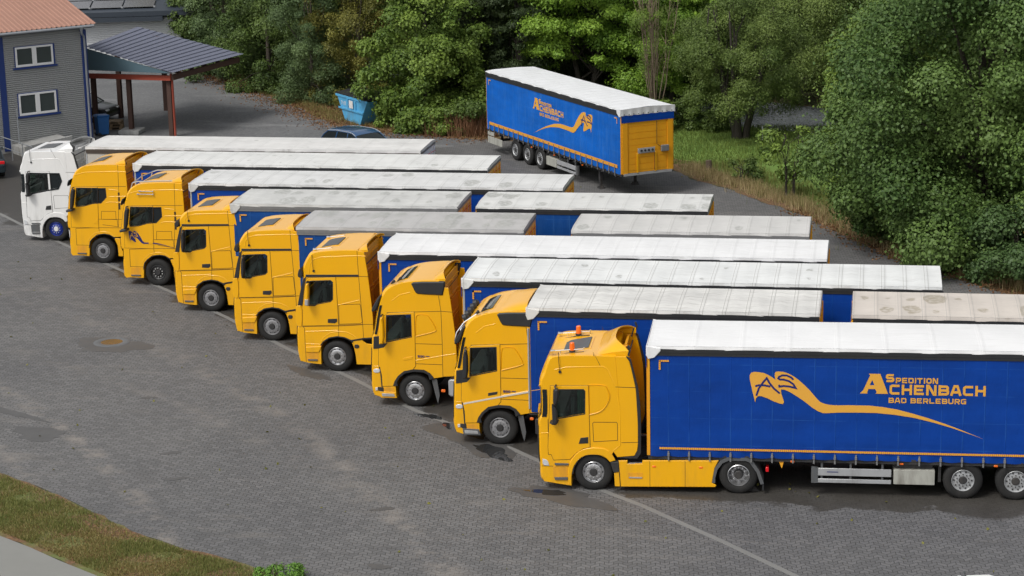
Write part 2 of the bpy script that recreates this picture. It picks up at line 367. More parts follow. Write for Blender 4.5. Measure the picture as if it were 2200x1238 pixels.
CAB_B = dict(
 body=[(-1.14,0.35),(-1.18,0.51),(-1.21,0.74),(-1.2,1.29),(-1.18,1.44),(-1.09,1.46),(-1.05,2.14),(-0.9,3.07),(-0.92,3.34),(-0.84,3.51),(-0.72,3.71),(-0.6,3.82),(-0.29,3.87),(0.28,3.91),(0.78,3.92),(0.8,3.12),(0.87,1.57),(0.88,1.12),(0.47,1.03),(0.28,1.12),(0.05,1.15),(-0.22,1.1),(-0.42,0.97),(-0.5,0.85),(-0.51,0.25),(-0.99,0.29)],
 fair=[(0.78,3.92),(1.0,3.87),(1.09,3.19),(1.2,1.96),(1.2,1.3),(1.19,1.14),(0.88,1.12),(0.87,1.57),(0.8,3.12)],
 door=[(-1.05,1.48),(-1.02,2.14),(-0.92,2.76),(-0.86,2.98),(-0.81,3.02),(0.07,3.06),(0.09,2.17),(0.1,1.53)],
 win=[(-0.7,2.92),(-0.1,2.95),(-0.04,2.9),(-0.06,2.36),(-0.13,2.29),(-0.56,2.2),(-0.64,2.15),(-0.85,2.15),(-0.9,2.22),(-0.85,2.73),(-0.82,2.9)],
 stripe=[(-0.88,3.13),(0.8,3.16),(0.8,3.09),(-0.89,3.05)],
 corner=[(-1.27,1.63),(-1.25,2.02),(-1.22,2.13),(-1.04,2.14),(-1.06,1.46),(-1.19,1.45),(-1.25,1.52)],
 pillar=[(-1.18,2.14),(-1.07,2.61),(-0.96,2.99),(-0.87,3.07),(-0.94,2.76),(-1.03,2.14)],
 lines=[[(0.1,1.53),(0.87,1.57),(1.2,1.58)],[(0.78,3.91),(0.8,3.12),(0.87,1.57),(0.88,1.12)],[(0.07,3.06),(0.09,2.17),(0.1,1.53),(0.09,1.16)],[(0.13,2.15),(0.17,2.19),(0.8,2.22),(0.82,2.18),(0.86,1.64),(0.8,1.6),(0.12,1.56),(0.13,2.15)],[(-1.06,1.46),(0.08,1.5),(0.87,1.56)],[(-1.06,1.46),(-1.0,1.41),(-1.0,0.9),(-0.99,0.31)],[(0.8,3.1),(1.11,3.1)]],
 crease=[[(-0.78,3.15),(-0.73,3.46),(-0.63,3.61),(-0.38,3.69),(0.77,3.75),(1.04,3.74)],[(-0.49,0.97),(-0.38,1.13),(-0.18,1.27),(0.1,1.32),(0.36,1.3),(0.55,1.21),(0.66,1.1)],[(0.11,2.17),(0.52,2.27),(0.79,2.34)],[(-0.97,1.29),(0.06,1.35)],[(-0.99,0.9),(-0.52,0.89)]],
 lowbox=[(-0.97,0.8),(-0.48,0.84),(-0.5,0.76),(-0.57,0.64),(-0.98,0.63)],
 stepbay=[(-0.96,0.61),(-0.59,0.62),(-0.58,0.36),(-0.97,0.35)],
 step=[(-0.93,0.41),(-0.62,0.41),(-0.62,0.36),(-0.93,0.36)],
 rearlow=[(0.49,1.0),(0.82,1.06),(0.95,0.95),(1.17,0.92),(1.15,0.27),(0.63,0.27),(0.6,0.59),(0.56,0.82)],
 tank=[(0.58,0.92),(0.73,0.92),(0.73,0.8),(0.58,0.79)],
 handle=[(-0.23,1.72),(0.06,1.74),(0.07,1.65),(-0.01,1.59),(-0.24,1.6)],
 mirror=[(-0.83,2.9),(-0.72,2.9),(-0.76,2.21),(-0.87,2.21)],
 mirrorlow=[(-0.86,2.42),(-0.75,2.42),(-0.76,2.21),(-0.87,2.22)],
 antenna=[(-0.61,3.25),(-0.62,3.79)],
 horn=[(-0.64,3.79),(-0.03,3.8)],
 visor=[(-1.07,3.07),(-1.03,3.26),(-0.97,3.32),(-0.88,3.17),(-0.91,3.03),(-1.0,3.01)],
 text=[(-0.97,1.56),(-0.8,1.61)],
)
CAB_C = dict(
 body=[(-1.21,0.3),(-1.26,0.4),(-1.24,0.56),(-1.26,0.84),(-1.21,1.08),(-1.22,1.4),(-1.29,1.42),(-1.3,1.56),(-1.27,1.93),(-1.21,2.27),(-1.15,2.67),(-1.05,3.06),(-0.99,3.22),(-0.93,3.42),(-0.79,3.6),(-0.62,3.73),(-0.45,3.8),(-0.04,3.84),(0.49,3.86),(0.85,3.86),(0.82,2.78),(0.71,1.46),(0.68,1.07),(0.45,1.07),(0.33,1.14),(0.13,1.17),(-0.16,1.13),(-0.37,0.98),(-0.49,0.86),(-0.54,0.3),(-1.04,0.32)],
 fair=[(0.85,3.86),(1.13,3.84),(1.16,3.33),(1.17,2.79),(1.09,1.13),(0.68,1.07),(0.71,1.46),(0.82,2.78)],
 door=[(-1.18,1.42),(-1.15,2.11),(-1.0,2.97),(-0.02,3.01),(-0.05,2.37),(-0.08,1.41)],
 win=[(-0.86,2.94),(-0.04,2.95),(-0.07,2.38),(-0.27,2.36),(-0.61,2.26),(-0.92,2.24),(-0.94,2.32)],
 rearwin=[(-0.01,2.94),(0.29,2.95),(0.3,2.61),(0.07,2.38),(-0.04,2.38)],
 lines=[[(-1.0,2.98),(-0.02,3.02),(1.12,3.04)],[(-1.2,1.42),(-0.08,1.41)],[(-1.0,1.37),(-0.06,1.42),(0.92,1.43)],[(-1.01,1.37),(-1.02,0.72),(-0.51,0.72)],[(-0.02,3.01),(-0.05,2.37),(-0.08,1.41),(-0.07,1.26)],[(0.07,2.06),(0.64,2.07),(0.64,1.76),(0.05,1.75),(0.07,2.06)],[(0.07,1.75),(0.68,1.75),(0.7,1.47),(0.08,1.54)],[(0.85,3.86),(0.82,2.78),(0.71,1.46)],[(-0.07,1.75),(0.87,1.76)]],
 vents=[[(0.78,2.8),(0.85,2.8),(0.85,2.69),(0.78,2.69)],[(0.78,2.62),(0.85,2.62),(0.85,2.46),(0.77,2.46)],[(0.77,2.38),(0.85,2.39),(0.84,2.14),(0.76,2.14)]],
 crease=[[(0.42,2.91),(0.78,2.88)],[(0.4,2.63),(1.09,2.65)],[(0.26,2.38),(0.42,2.42),(1.07,2.41)],[(-0.91,3.44),(-0.47,3.56),(0.83,3.61),(1.16,3.59)],[(-0.54,0.89),(-0.41,1.08),(-0.24,1.2),(0.06,1.27),(0.34,1.23),(0.53,1.07)],[(-1.11,1.58),(-0.29,1.59)]],
 stepbay=[(-0.99,0.68),(-0.62,0.69),(-0.65,0.37),(-1.02,0.36)],
 step=[(-1.0,0.42),(-0.64,0.42),(-0.65,0.37),(-1.0,0.37)],
 rearlow=[(0.51,1.02),(0.79,1.0),(0.85,0.88),(0.83,0.31),(0.64,0.31),(0.63,0.72)],
 mirror=[(-1.0,2.95),(-0.85,2.94),(-0.87,2.75),(-0.96,2.2),(-1.07,2.19)],
 mirrorlow=[(-1.23,2.14),(-0.98,2.19),(-0.97,2.11),(-1.22,2.06)],
 handle=[(-0.26,1.65),(-0.09,1.76),(-0.09,1.6),(-0.25,1.58)],
 visor=[(-1.17,3.02),(-1.12,3.22),(-1.0,3.29),(-1.08,3.08),(-1.12,3.0)],
)
CAB_D = dict(
 body=[(-1.19,0.36),(-1.23,0.49),(-1.25,0.65),(-1.23,1.22),(-1.2,1.77),(-1.18,2.13),(-1.12,2.21),(-1.0,2.88),(-0.89,3.29),(-0.77,3.52),(-0.58,3.67),(-0.35,3.76),(-0.0,3.83),(0.53,3.87),(0.83,3.86),(0.86,2.96),(0.87,1.96),(0.86,0.97),(0.51,0.9),(0.44,1.03),(0.29,1.11),(-0.02,1.12),(-0.29,1.06),(-0.48,0.91),(-0.56,0.77),(-0.58,0.64),(-0.55,0.28),(-0.97,0.28)],
 fair=[(0.82,3.46),(0.94,3.67),(1.1,3.66),(1.19,2.97),(1.26,2.32),(1.29,1.7),(1.28,1.0),(0.86,0.97),(0.87,1.96),(0.86,2.96)],
 door=[(-1.06,1.24),(-1.04,1.77),(-0.94,2.42),(-0.88,2.73),(-0.72,2.87),(0.06,2.92),(0.06,2.13),(0.05,1.28),(-0.05,1.14),(-0.29,1.08),(-0.48,0.92),(-0.58,0.65),(-0.99,0.63),(-1.02,1.17)],
 win=[(-0.76,2.79),(-0.05,2.83),(-0.05,2.17),(-0.79,2.0)],
 pillar=[(-1.18,2.14),(-0.94,2.18),(-0.93,1.95),(-0.76,1.96),(-0.88,1.82),(-1.03,1.79),(-1.2,1.77)],
 sleeper=[(0.1,2.79),(0.18,2.85),(0.42,2.85),(0.5,2.81),(0.72,2.42),(0.67,2.34),(0.08,2.18)],
 intake=[(-0.0,3.77),(0.09,3.83),(0.98,3.85),(1.01,3.77),(0.93,3.44),(0.2,3.46),(0.12,3.5)],
 lines=[[(0.07,1.96),(0.87,1.96)],[(0.05,1.35),(0.85,1.34)],[(-0.76,2.88),(0.06,2.92),(0.86,2.96),(1.19,2.94)],[(0.8,3.43),(0.86,2.96),(0.87,1.96),(0.86,0.97)],[(0.06,2.92),(0.05,1.28),(-0.05,1.13)]],
 crease=[[(-1.21,1.23),(-0.97,1.24),(0.05,1.44),(0.88,1.61),(1.26,1.68)],[(-0.59,3.24),(-0.36,3.42),(-0.05,3.5)]],
 lamp=[(-1.22,1.16),(-1.03,1.17),(-1.02,1.05),(-1.22,1.04)],
 fog=[(-1.18,0.59),(-1.11,0.59),(-1.11,0.5),(-1.18,0.5)],
 blackline=[(-1.04,1.23),(-0.99,0.97),(-0.98,0.62),(-0.95,0.42)],
 lowblack=[(-1.11,0.61),(-0.94,0.6),(-0.93,0.44),(-0.98,0.44),(-1.1,0.5)],
 step=[(-0.99,0.42),(-0.62,0.41),(-0.6,0.33),(-0.98,0.33)],
 stepbay=[(-0.92,0.59),(-0.63,0.6),(-0.62,0.43),(-0.93,0.43)],
 flap=[(0.51,0.88),(0.67,0.88),(0.74,0.39),(0.68,0.12),(0.61,0.39)],
 visor=[(-1.14,2.92),(-1.11,3.03),(-0.89,3.39),(-0.82,3.39),(-0.97,2.96),(-1.1,2.88)],
 handle=[(-0.3,1.52),(-0.03,1.57),(-0.05,1.49),(-0.3,1.44)],
 text=[(0.11,1.53),(0.12,1.61),(0.31,1.61),(0.48,1.6)],
)
# ------------------------------------------------------------------ wheels
W = 2.50      # cab width
def wheel(parent, x, y, side, style, r=.50, w=.30):
    """side -1: outer face towards -y, +1 towards +y; hub mesh > tyre, rim"""
    sg = -side      # inward direction
    c = (x, y, r)
    hub = MB(); dish = {'front': 0.02, 'chromefront': .02, 'black': .06, 'blue': .02, 'drive': .17, 'trailer': .05}[style]
    # hub
    if style == 'drive': prof = [(0, .035), (.09, .035), (.115, .06), (.125, .17)]
    else: prof = [(0, dish-.045), (.085, dish-.045), (.105, dish-.02), (.11, dish+.03)]
    hub.lathe([(rr*r/.5, o) for rr, o in prof], c, n=24, sign=sg)
    hm = {'blue': m_white}.get(style, m_frame)
    h = hub.build('wheel', hm, parent)
    t = MB(); R0 = .285*r/.5
    prof = [(R0, .03), (R0+.02, .0), (r*.70, -.012), (r*.80, -.008), (r*.90, .004), (r*.955, .022), (r*.985, .05)]
    for k in range(5):
        o = .06+k*(w-.12)/5; g = (w-.12)/5
        prof += [(r, o), (r, o+g*.78), (r-.014, o+g*.82), (r-.014, o+g*.98)]
    prof += [(r, w-.06), (r*.985, w-.05), (r*.93, w-.01), (R0, w-.02), (R0, .03)]
    t.lathe(prof, c, n=48, sign=sg); t.build('tyre', m_tyre, h, smooth=30)
    m = MB()
    f = r/.5
    if style == 'drive':
        m.lathe([(R0+.004, .01), (R0-.01, .0), (R0-.025, .02), (R0-.035, .10), (.215*f, .14), (.19*f, .165), (.10*f, .17)], c, n=40, sign=sg)
    elif style == 'black':
        m.lathe([(R0+.004, .015), (R0-.015, .01), (R0-.03, .05), (.22*f, .07), (.17*f, .06), (.10*f, .06)], c, n=40, sign=sg)
    else:
        m.lathe([(R0+.004, .015), (R0-.008, .004), (R0-.022, .02), (R0-.03, .05), (.235*f, .055), (.215*f, dish+.0), (.18*f, dish-.01), (.10*f, dish-.01)], c, n=40, sign=sg)
    mm = {'front': m_rimg, 'chromefront': m_alu, 'black': m_rimb, 'blue': m_rimblue, 'drive': m_alu, 'trailer': m_silver}[style]
    rim = m.build('rim', mm, h)
    # wheel nuts and hand holes
    b = MB(); hl = MB(); ro = .155*f if style != 'black' else .165*f; off = {'drive': .160}.get(style, dish-.012 if style != 'black' else .045)
    for i in range(10):
        a = 2*math.pi*(i+.5)/10; px, pz = x+ro*math.cos(a), r+ro*math.sin(a)
        b.cyl((px, y+sg*(off+.004), pz), (px, y+sg*(off-.028), pz), .017*f, .014*f, n=8)
        a += math.pi/10; rh = .222*f if style != 'drive' else .235*f; px, pz = x+rh*math.cos(a), r+rh*math.sin(a)
        oo = {'drive': .118, 'black': .058}.get(style, .026)
        hl.cyl((px, y+sg*oo, pz), (px, y+sg*(oo+.02), pz), .021*f, n=10)
    b.build('nut', m_white if style in ('black', 'blue') else m_chrome if style in ('chromefront', 'drive') else m_rimg if style == 'front' else m_frame, h)['kind'] = 'stuff'
    if style not in ('black',): hl.build('hand_hole', m_frame, h)['kind'] = 'stuff'
    return h

# ------------------------------------------------------------------ tractor cabs
def cab_ring(poly, w, t, r=.36):
    """ring of the cab shell at angle t (0 side .. 90 full) -> (y, polygon)"""
    return r*(1-math.cos(t)), miter(poly, [x*math.sin(t) for x in w])

def cab_weights(poly):
    n = len(poly); out = []
    A = sum(poly[i][0]*poly[(i+1) % n][1]-poly[(i+1) % n][0]*poly[i][1] for i in range(n)); sg = 1 if A > 0 else -1
    for i in range(n):
        p0, p1, p2 = poly[i-1], poly[i], poly[(i+1) % n]
        a = (p2[0]-p0[0], p2[1]-p0[1]); L = math.hypot(*a) or 1e-9; nx, nz = sg*a[1]/L, -sg*a[0]/L
        x, z = p1; w = 0.0
        if z > 2.9 and nz > .25: w = .018*min(1, (nz-.25)*2.2)
        if x < -.55 and nx < -.25 and z > .28: w = max(w, .10*min(1, (-nx-.25)*2))
        if x > .5: w = min(w, .03)
        out.append(w)
    return out

def cab_shell(poly, w, holes, dip=0.0, zs=None):
    m = MB(); n = len(poly); rings = []
    ts = [0, 18, 36, 54, 72, 90]
    for t in ts: rings.append(cab_ring(poly, w, R(t)))
    rings.append((W/2, miter(poly, [x*1.18 for x in w])))
    for t in reversed(ts): y, pl = cab_ring(poly, w, R(t)); rings.append((W-y, pl))
    vs = []
    for y, pl in rings:
        e = max(0.0, min(1.0, (min(y, W-y)-.10)/.6))
        for (x, z), (px, pz) in zip(pl, poly):
            vs.append((x, y, z-dip*e*max(0, min(1, (-.10-px)/.75))*max(0, min(1, (pz-3.25)/.25))))
    fs = [(r*n+i, r*n+(i+1) % n, (r+1)*n+(i+1) % n, (r+1)*n+i) for r in range(len(rings)-1) for i in range(n)]
    tri = tessellate_polygon([[Vector((x, z, 0)) for x, z in poly]]+[[Vector((x, z, 0)) for x, z in h] for h in holes])
    if zs:
        nr = len(rings)
        def scr(r, i):
            p, q = poly[i], poly[(i+1) % n]
            return 2 <= r <= nr-4 and p[0] < -.6 and q[0] < -.6 and min(p[1], q[1]) > zs[0]-.10 and max(p[1], q[1]) < zs[1]+.14
        fs = [f for k, f in enumerate(fs) if not scr(k//n, k % n)]
    i0 = list(range(n)); last = (len(rings)-1)*n; i1 = list(range(last, last+n))
    for h in holes:
        a = len(vs); vs += [(x, 0, z) for x, z in h]; b = len(vs); vs += [(x, W, z) for x, z in h]
        i0 += range(a, a+len(h)); i1 += range(b, b+len(h))
        # reveals
        c = len(vs); vs += [(x, .06, z) for x, z in h]; d = len(vs); vs += [(x, W-.06, z) for x, z in h]; k = len(h)
        for i in range(k): j = (i+1) % k; fs += [(a+i, a+j, c+j, c+i), (b+i, b+j, d+j, d+i)]
    nc = len(fs)
    for t in tri: fs += [tuple(i0[i] for i in t), tuple(i1[i] for i in reversed(t))]
    m.add(vs, fs); m.nflat = nc; return m

def front_band(poly, w, z0, z1, xmax, out=.012):
    """strip that follows the front of the shell between two heights (windscreen, grille)"""
    n = len(poly); idx = [i for i in range(n) if poly[i][0] < xmax and z0-.001 <= poly[i][1] <= z1+.001]
    def at(pl, z):
        best = None
        for i in range(n):
            a, b = pl[i], pl[(i+1) % n]
            if (a[1]-z)*(b[1]-z) <= 0 and a[1] != b[1]:
                x = a[0]+(b[0]-a[0])*(z-a[1])/(b[1]-a[1])
                if best is None or x < best: best = x
        return best if best is not None else -1.2
    m = MB(); rows = []
    zs = [z0+(z1-z0)*k/6 for k in range(7)]
    for t in (25, 40, 55, 70, 90, 120): 
        if t <= 90: y, pl = cab_ring(poly, w, R(t))
        else: y, pl = W/2, miter(poly, [q*1.18 for q in w])
        rows.append([(at(pl, z)-out, y, z) for z in zs])
    rows += [[(x, W-y, z) for x, y, z in r] for r in reversed(rows[:-1])]
    vs = [p for r in rows for p in r]; k = len(zs)
    m.add(vs, [(r*k+i, r*k+i+1, (r+1)*k+i+1, (r+1)*k+i) for r in range(len(rows)-1) for i in range(k-1)])
    return m

def deflector(a0, a1, z0, z1, notch, thick=.035, y0=.09):
    m = MB(); nu, nv = 14, 20
    def pt(u, v, dz):
        s = 2*v-1; e = 1-abs(s)**6
        a = a0+(a1-a0)*u-(notch*(1-abs(s)**3))*u*u*(1 if u > .5 else u*2)
        rise = (z1-z0)*(math.sin(u*math.pi/2)**.9)
        z = z0-.03+rise*(.55+.45*e)+.04*e*u
        return (a, y0+(W-2*y0)*v, z+dz)
    top = [[pt(i/nu, j/nv, 0) for i in range(nu+1)] for j in range(nv+1)]
    bot = [[(p[0], p[1], p[2]-thick) for p in r] for r in top]
    k = nu+1; vs = [p for r in top for p in r]+[p for r in bot for p in r]; N = k*(nv+1); fs = []
    for j in range(nv):
        for i in range(nu):
            a = j*k+i; fs.append((a, a+1, a+k+1, a+k)); fs.append((N+a, N+a+k, N+a+k+1, N+a+1))
    for j in range(nv): a = j*k+nu; fs.append((a, a+k, N+a+k, N+a)); a = j*k; fs.append((a, N+a, N+a+k, a+k))
    m.add(vs, fs)
    for side in (0, nv):    # side skirts
        q = []
        for i in range(nu+1): q.append((top[side][i][0], top[side][i][2]-.004))
        q += [(a1, z0-.02), (a0, z0-.02)]
        y = y0 if side == 0 else W-y0
        m.prism([p for n_, p in enumerate(q)], y, y+(.03 if side == 0 else -.03))
    return m

def scale_roof(d, f):
    """same cab with a lower roof: squeeze everything above the stripe"""
    if f == 1: return d
    def q(p):
        return (p[0], p[1] if p[1] < 3.15 else 3.15+(p[1]-3.15)*f)
    def rec(v):
        if isinstance(v, tuple): return q(v)
        return [rec(x) for x in v]
    return {k: rec(v) for k, v in d.items()}

def cab(t, D, kind, body=m_yel, seam=m_seam, opts=()):
    poly = chaikin(D['body'], 2, 50); w = cab_weights(poly)
    holes = [D['win']]+([D['rearwin']] if 'rearwin' in D else [])
    dip = (.04 if 'blackpanel' in opts else .13) if kind == 'A' else .06
    zs = {'A': (2.0, 2.74), 'B': (2.16, 3.0), 'C': (2.15, 2.95), 'D': (2.22, 3.1)}[kind]
    mbs = cab_shell(poly, w, holes, dip, zs); sh = mbs.build('cab_body', body, t, smooth=40)
    for i in range(mbs.nflat, len(sh.data.polygons)): sh.data.polygons[i].use_smooth = False
    def rz(x):
        b = [poly[i][1]+(poly[(i+1) % len(poly)][1]-poly[i][1])*(x-poly[i][0])/(poly[(i+1) % len(poly)][0]-poly[i][0]) for i in range(len(poly)) if (poly[i][0]-x)*(poly[(i+1) % len(poly)][0]-x) <= 0 and poly[i][0] != poly[(i+1) % len(poly)][0]]
        z = max(b); return z+.016-dip*max(0, min(1, (-.10-x)/.75))*max(0, min(1, (z-3.25)/.25))
    # glass, interior
    for y0, y1 in ((.03, .036), (W-.036, W-.03)):
        for h in holes[:1]: MB().prism(miter(h, -.002), y0, y1).build('side_window', m_glass, t, smooth=0)
        for h in holes[1:]: MB().prism(miter(h, -.002), y0, y1).build('rear_side_window', m_dglass, t, smooth=0)
    wz = [p[1] for p in D['win']]; wx = [p[0] for p in D['win']]; zb, zt, xa, xb = min(wz), max(wz), min(wx), max(wx)
    it = MB()
    it.box(xa-.15, xa+.28, .10, W-.10, zb-.55, zb+.10, .05)             # dashboard
    it.box(xa-.1, xb+.15, .08, W-.08, zb-.62, zb-.56)                   # floor
    it.box(xb-.02, xb+.75, .10, W-.10, zb-.55, zb+.18, .05)             # bunk
    it.box(xb+.78, xb+.80, .10, W-.10, zb-.5, zt+.35)                   # back wall
    it.box(xa-.02, xb+.78, .08, W-.08, zt+.10, zt+.14)                  # ceiling
    it.build('interior', m_interior, sh)
    for yy in (.55, 1.95):
        st = MB(); st.box(xb-.40, xb-.28, yy-.24, yy+.24, zb-.35, zb+.50, .05); st.box(xb-.75, xb-.3, yy-.25, yy+.25, zb-.48, zb-.32, .05)
        st.box(xb-.39, xb-.30, yy-.13, yy+.13, zb+.50, zb+.68, .04)
        st.build('seat', m_grey, sh)
    sw = MB(); c = Vector((xa+.33, .55, zb+.12))
    sw.tube([c+Vector((.10*math.sin(a)*.5, .22*math.cos(a), .22*math.sin(a))) for a in [k*math.pi/10 for k in range(20)]], .018, 6, True)
    sw.build('steering_wheel', m_black, sh)
    # windscreen and grille
    zs = {'A': (2.0, 2.74), 'B': (2.16, 3.0), 'C': (2.15, 2.95), 'D': (2.22, 3.1)}[kind]
    front_band(poly, w, zs[0]-.06, zs[1]+.10, 0).build('windscreen', m_glass, t)
    front_band(poly, w, .75, 1.75, 0, .015).build('grille', m_black, t)
    # both sides
    for far in (0, 1):
        Y = (lambda y: W-y) if far else (lambda y: y)
        def pl(name, poly_, y_out, th, mat, bev=.006, hol=(), par=t, sm=35):
            return MB().prism(poly_, Y(-y_out), Y(th), bev, hol).build(name, mat, par, smooth=sm)
        fr = pl('side_fairing', chaikin(D['fair'], 1, 40), .0, .045, body, .008)
        if 'edge' in D: pl('fairing_edge', D['edge'], .012, .06, m_black, 0)
        # door: dark plate painted in for the gap's shade, then the leaf
        dr_ = D['door']; win = D['win']
        gp = MB().prism(miter(dr_, .011), Y(-.0025), Y(.01), 0, [win]).build('door_gap', seam, sh, smooth=0)
        do = pl('door', dr_, .011, .006, body, .007, [win] if kind != 'x' else (), t)
        fr_ = MB(); ww = miter(win, .022)
        fr_.prism(ww, Y(-.016), Y(.028), .003, [win]); fr_.build('window_frame', m_black, do, smooth=0)
        if 'rearwin' in D:
            MB().prism(miter(D['rearwin'], .018), Y(-.006), Y(.028), 0, [D['rearwin']]).build('window_frame', m_black, sh, smooth=0)
        if 'blackpanel' in opts: MB().prism([(-1.03, 2.80), (.33, 2.80), (.42, 2.48), (.25, 2.14), (-.22, 2.06), (-.85, 1.93), (-1.05, 1.91)], Y(-.015), Y(.002), 0, [win, D['rearwin']]).build('window_surround', m_dglass, sh, smooth=0)
        pl('door_handle', D['handle'], .022, 0, m_black if kind != 'C' and 'yellowhandle' not in opts else body, .004, par=do)
        ln = MB()
        for q in D['lines']:
            ln.ribbon(q, .013, Y(-.0035), Y(.004))
        ln.build('panel_gap', seam, sh, smooth=0)['kind'] = 'stuff'  # dark ribbons laid on in place of the shade inside the gaps
        cr = MB()
        for q in D['crease']:
            q2 = q
            cr.tube([(x, Y(.019), z) for x, z in q2], .026, 8)
        cr.build('body_crease', body, sh, smooth=60)['kind'] = 'stuff'
        if 'sleeper' in D: pl('side_panel', chaikin(D['sleeper'], 1, 80), .012, .0, body, .024, par=sh)
        if 'pillar' in D: pl('corner_pillar', D['pillar'], .015, .03, m_black, .005)
        if kind in 'AD':
            se = MB(); zz = [zs[0]+(zs[1]-zs[0])*k/8 for k in range(9)]
            def ax(z):
                b = [poly[i][0]+(poly[(i+1) % len(poly)][0]-poly[i][0])*(z-poly[i][1])/(poly[(i+1) % len(poly)][1]-poly[i][1]) for i in range(len(poly)) if (poly[i][1]-z)*(poly[(i+1) % len(poly)][1]-z) <= 0 and poly[i][1] != poly[(i+1) % len(poly)][1]]
                return min(b)
            wd = {'A': .10, 'D': .055}[kind]
            se.prism([(ax(z)-.02, z) for z in zz]+[(ax(z)+wd, z) for z in reversed(zz)], Y(-.012), Y(.05)); se.build('windscreen_edge', m_dglass, t)
        if 'corner' in D: pl('corner_deflector', chaikin(D['corner'], 1, 95), .02, .06, body, .012)
        if 'stripe' in D: pl('roof_stripe', D['stripe'], .014, .0, m_black, .004)
        if 'intake' in D: pl('air_intake', chaikin(D['intake'], 1, 70), .035, .10, m_black, .03)
        if 'arch' in D: pl('wheel_arch', chaikin(D['arch'], 1, 40), .03, .05, body, .014)
        if 'stepbay' in D: pl('step_recess', D['stepbay'], .003, 0, m_yel2 if body is m_yel else m_grey, 0, sm=0)
        for k in ('step', 'stepa', 'stepb'):
            if k in D: pl('step', D[k], .035, .0, m_grey if kind != 'D' else m_silver, .004)
        if 'lowbox' in D: pl('step_cover', D['lowbox'], .03, .0, body, .012)
        if 'vents' in D:
            for q in D['vents']: pl('side_vent', q, .006, 0, m_seam, 0, sm=0)
        if 'rearlow' in D: pl('rear_fender', D['rearlow'], .0, .06, body, .01)
        if 'tank' in D: pl('filler_cap', chaikin(D['tank'], 1, 95), .02, 0, m_black, .008)
        if 'guard' in D: pl('mudguard', D['guard'], .02, .40, m_black, .01)
        if 'flap' in D: pl('mud_flap', D['flap'], -.04, .08, m_grey, .006)
        if 'blackline' in D:
            b = MB(); b.ribbon(D['blackline'], .035, Y(-.013), Y(.0)); b.build('lamp_trim', m_black, t, smooth=0)
            pl('bumper_corner', D['lowblack'], .012, .0, m_black, .004)
            pl('fog_lamp', D['fog'], .02, 0, m_clear, .005)
        if 'lamp' in D: pl('headlamp', chaikin(D['lamp'], 1, 95), .022, .0, m_clear, .01)
        if kind == 'D':   # black arch rim
            b = MB(); q = [(-.57, .66), (-.56, .79), (-.47, .93), (-.29, 1.085), (-.02, 1.145), (.29, 1.135), (.45, 1.05), (.53, .90)]
            b.ribbon(chaikin(q[:1]+q+q[-1:], 0), .07, Y(-.03), Y(.05)); b.build('wheel_arch', m_black, t)
            b = MB(); b.ribbon([(-.6, 1.0), (.25, 1.17), (.82, 1.29)] if 0 else [(-1.0, 1.19), (.05, 1.42), (.83, 1.58)], .045, Y(-.0175), Y(0))
            if 'reflector' in opts: b.build('reflective_tape', m_wtape, t, smooth=0)
            MB().prism(miter(D['step'], .05), Y(-.02), Y(.05), .01).build('lower_step', m_grey if 'reflector' in opts else body, t)
        if kind == 'B':
            b = MB(); q = [(-.50, .86), (-.42, .98), (-.22, 1.11), (.05, 1.16), (.28, 1.13), (.47, 1.045), (.54, .98)]
            b.ribbon(q, .035, Y(-.012), Y(.05)); b.build('wheel_arch', m_black, t)
            b = MB(); b.ribbon([(.47, 1.035), (.85, 1.11), (1.18, 1.14)], .045, Y(-.01), Y(.03)); b.build('lower_trim', m_black, t)
            b = MB(); b.prism(miter(D['pillar'], 0), Y(-.004), Y(.06), .004); b
        if kind in 'AC':
            q = [(-.545, .45), (-.50, .66), (-.385, .85), (-.235, .965), (-.07, 1.01), (.165, 1.01), (.32, .955), (.45, .87)] if kind == 'A' else \
                [(-.53, .62), (-.47, .87), (-.36, .99), (-.16, 1.14), (.12, 1.18), (.33, 1.15), (.46, 1.07), (.54, 1.0)]
            b = MB(); b.ribbon(q, .03, Y(-.005), Y(.06)); b.build('arch_liner', m_black, t)
        # mirrors
        mm = MB(); ml = MB(); bodymat = body if kind == 'B' and 'yellowmirror' in opts else m_black
        mir = D.get('mirror') or [(-.92, 2.80), (-.80, 2.80), (-.80, 2.02), (-.95, 2.0)]
        if kind == 'D' and 'yellowmirror' in opts: bodymat = body
        mo = MB(); mo.prism(chaikin(mir, 1, 95), Y(-.33), Y(-.14), .03); mo = mo.build('mirror', bodymat, t)
        a = MB()
        mx = sum(p[0] for p in mir)/len(mir); zt_ = max(p[1] for p in mir); zb_ = min(p[1] for p in mir)
        a.tube([(mx-.02, Y(.02), zt_+.02), (mx-.03, Y(-.16), zt_+.03), (mx, Y(-.22), zt_-.04)], .022, 8)
        if 'mirrorlow' in D and kind == 'A':
            MB().prism(chaikin(D['mirrorlow'], 1, 95), Y(-.34), Y(-.15), .03).build('wide_angle_mirror', m_black, mo)
            MB().prism(D['mirrorarm'], Y(-.30), Y(.02), .012).build('mirror_bracket', m_black, mo)
        elif kind == 'C': MB().prism(D['mirrorlow'], Y(-.34), Y(.0), .02).build('mirror_bracket', m_black, mo)
        else: a.tube([(mx-.02, Y(.02), zb_-.02), (mx-.03, Y(-.16), zb_-.03), (mx, Y(-.22), zb_+.04)], .022, 8)
        a.build('mirror_arm', m_black, mo)
        if kind == 'B' and 'silverlow' in opts: MB().prism(D['mirrorlow'], Y(-.335), Y(-.135), .02).build('mirror_shell', m_silver, mo)
    # roof parts
    DF = {'A': (.02, .95, 3.64, 3.93, .42), 'B': (.62, 1.10, 3.88, 4.0, .16), 'C': (.43, 1.12, 3.84, 4.0, .22), 'D': (.50, 1.0, 3.86, 4.0, .18)}[kind]
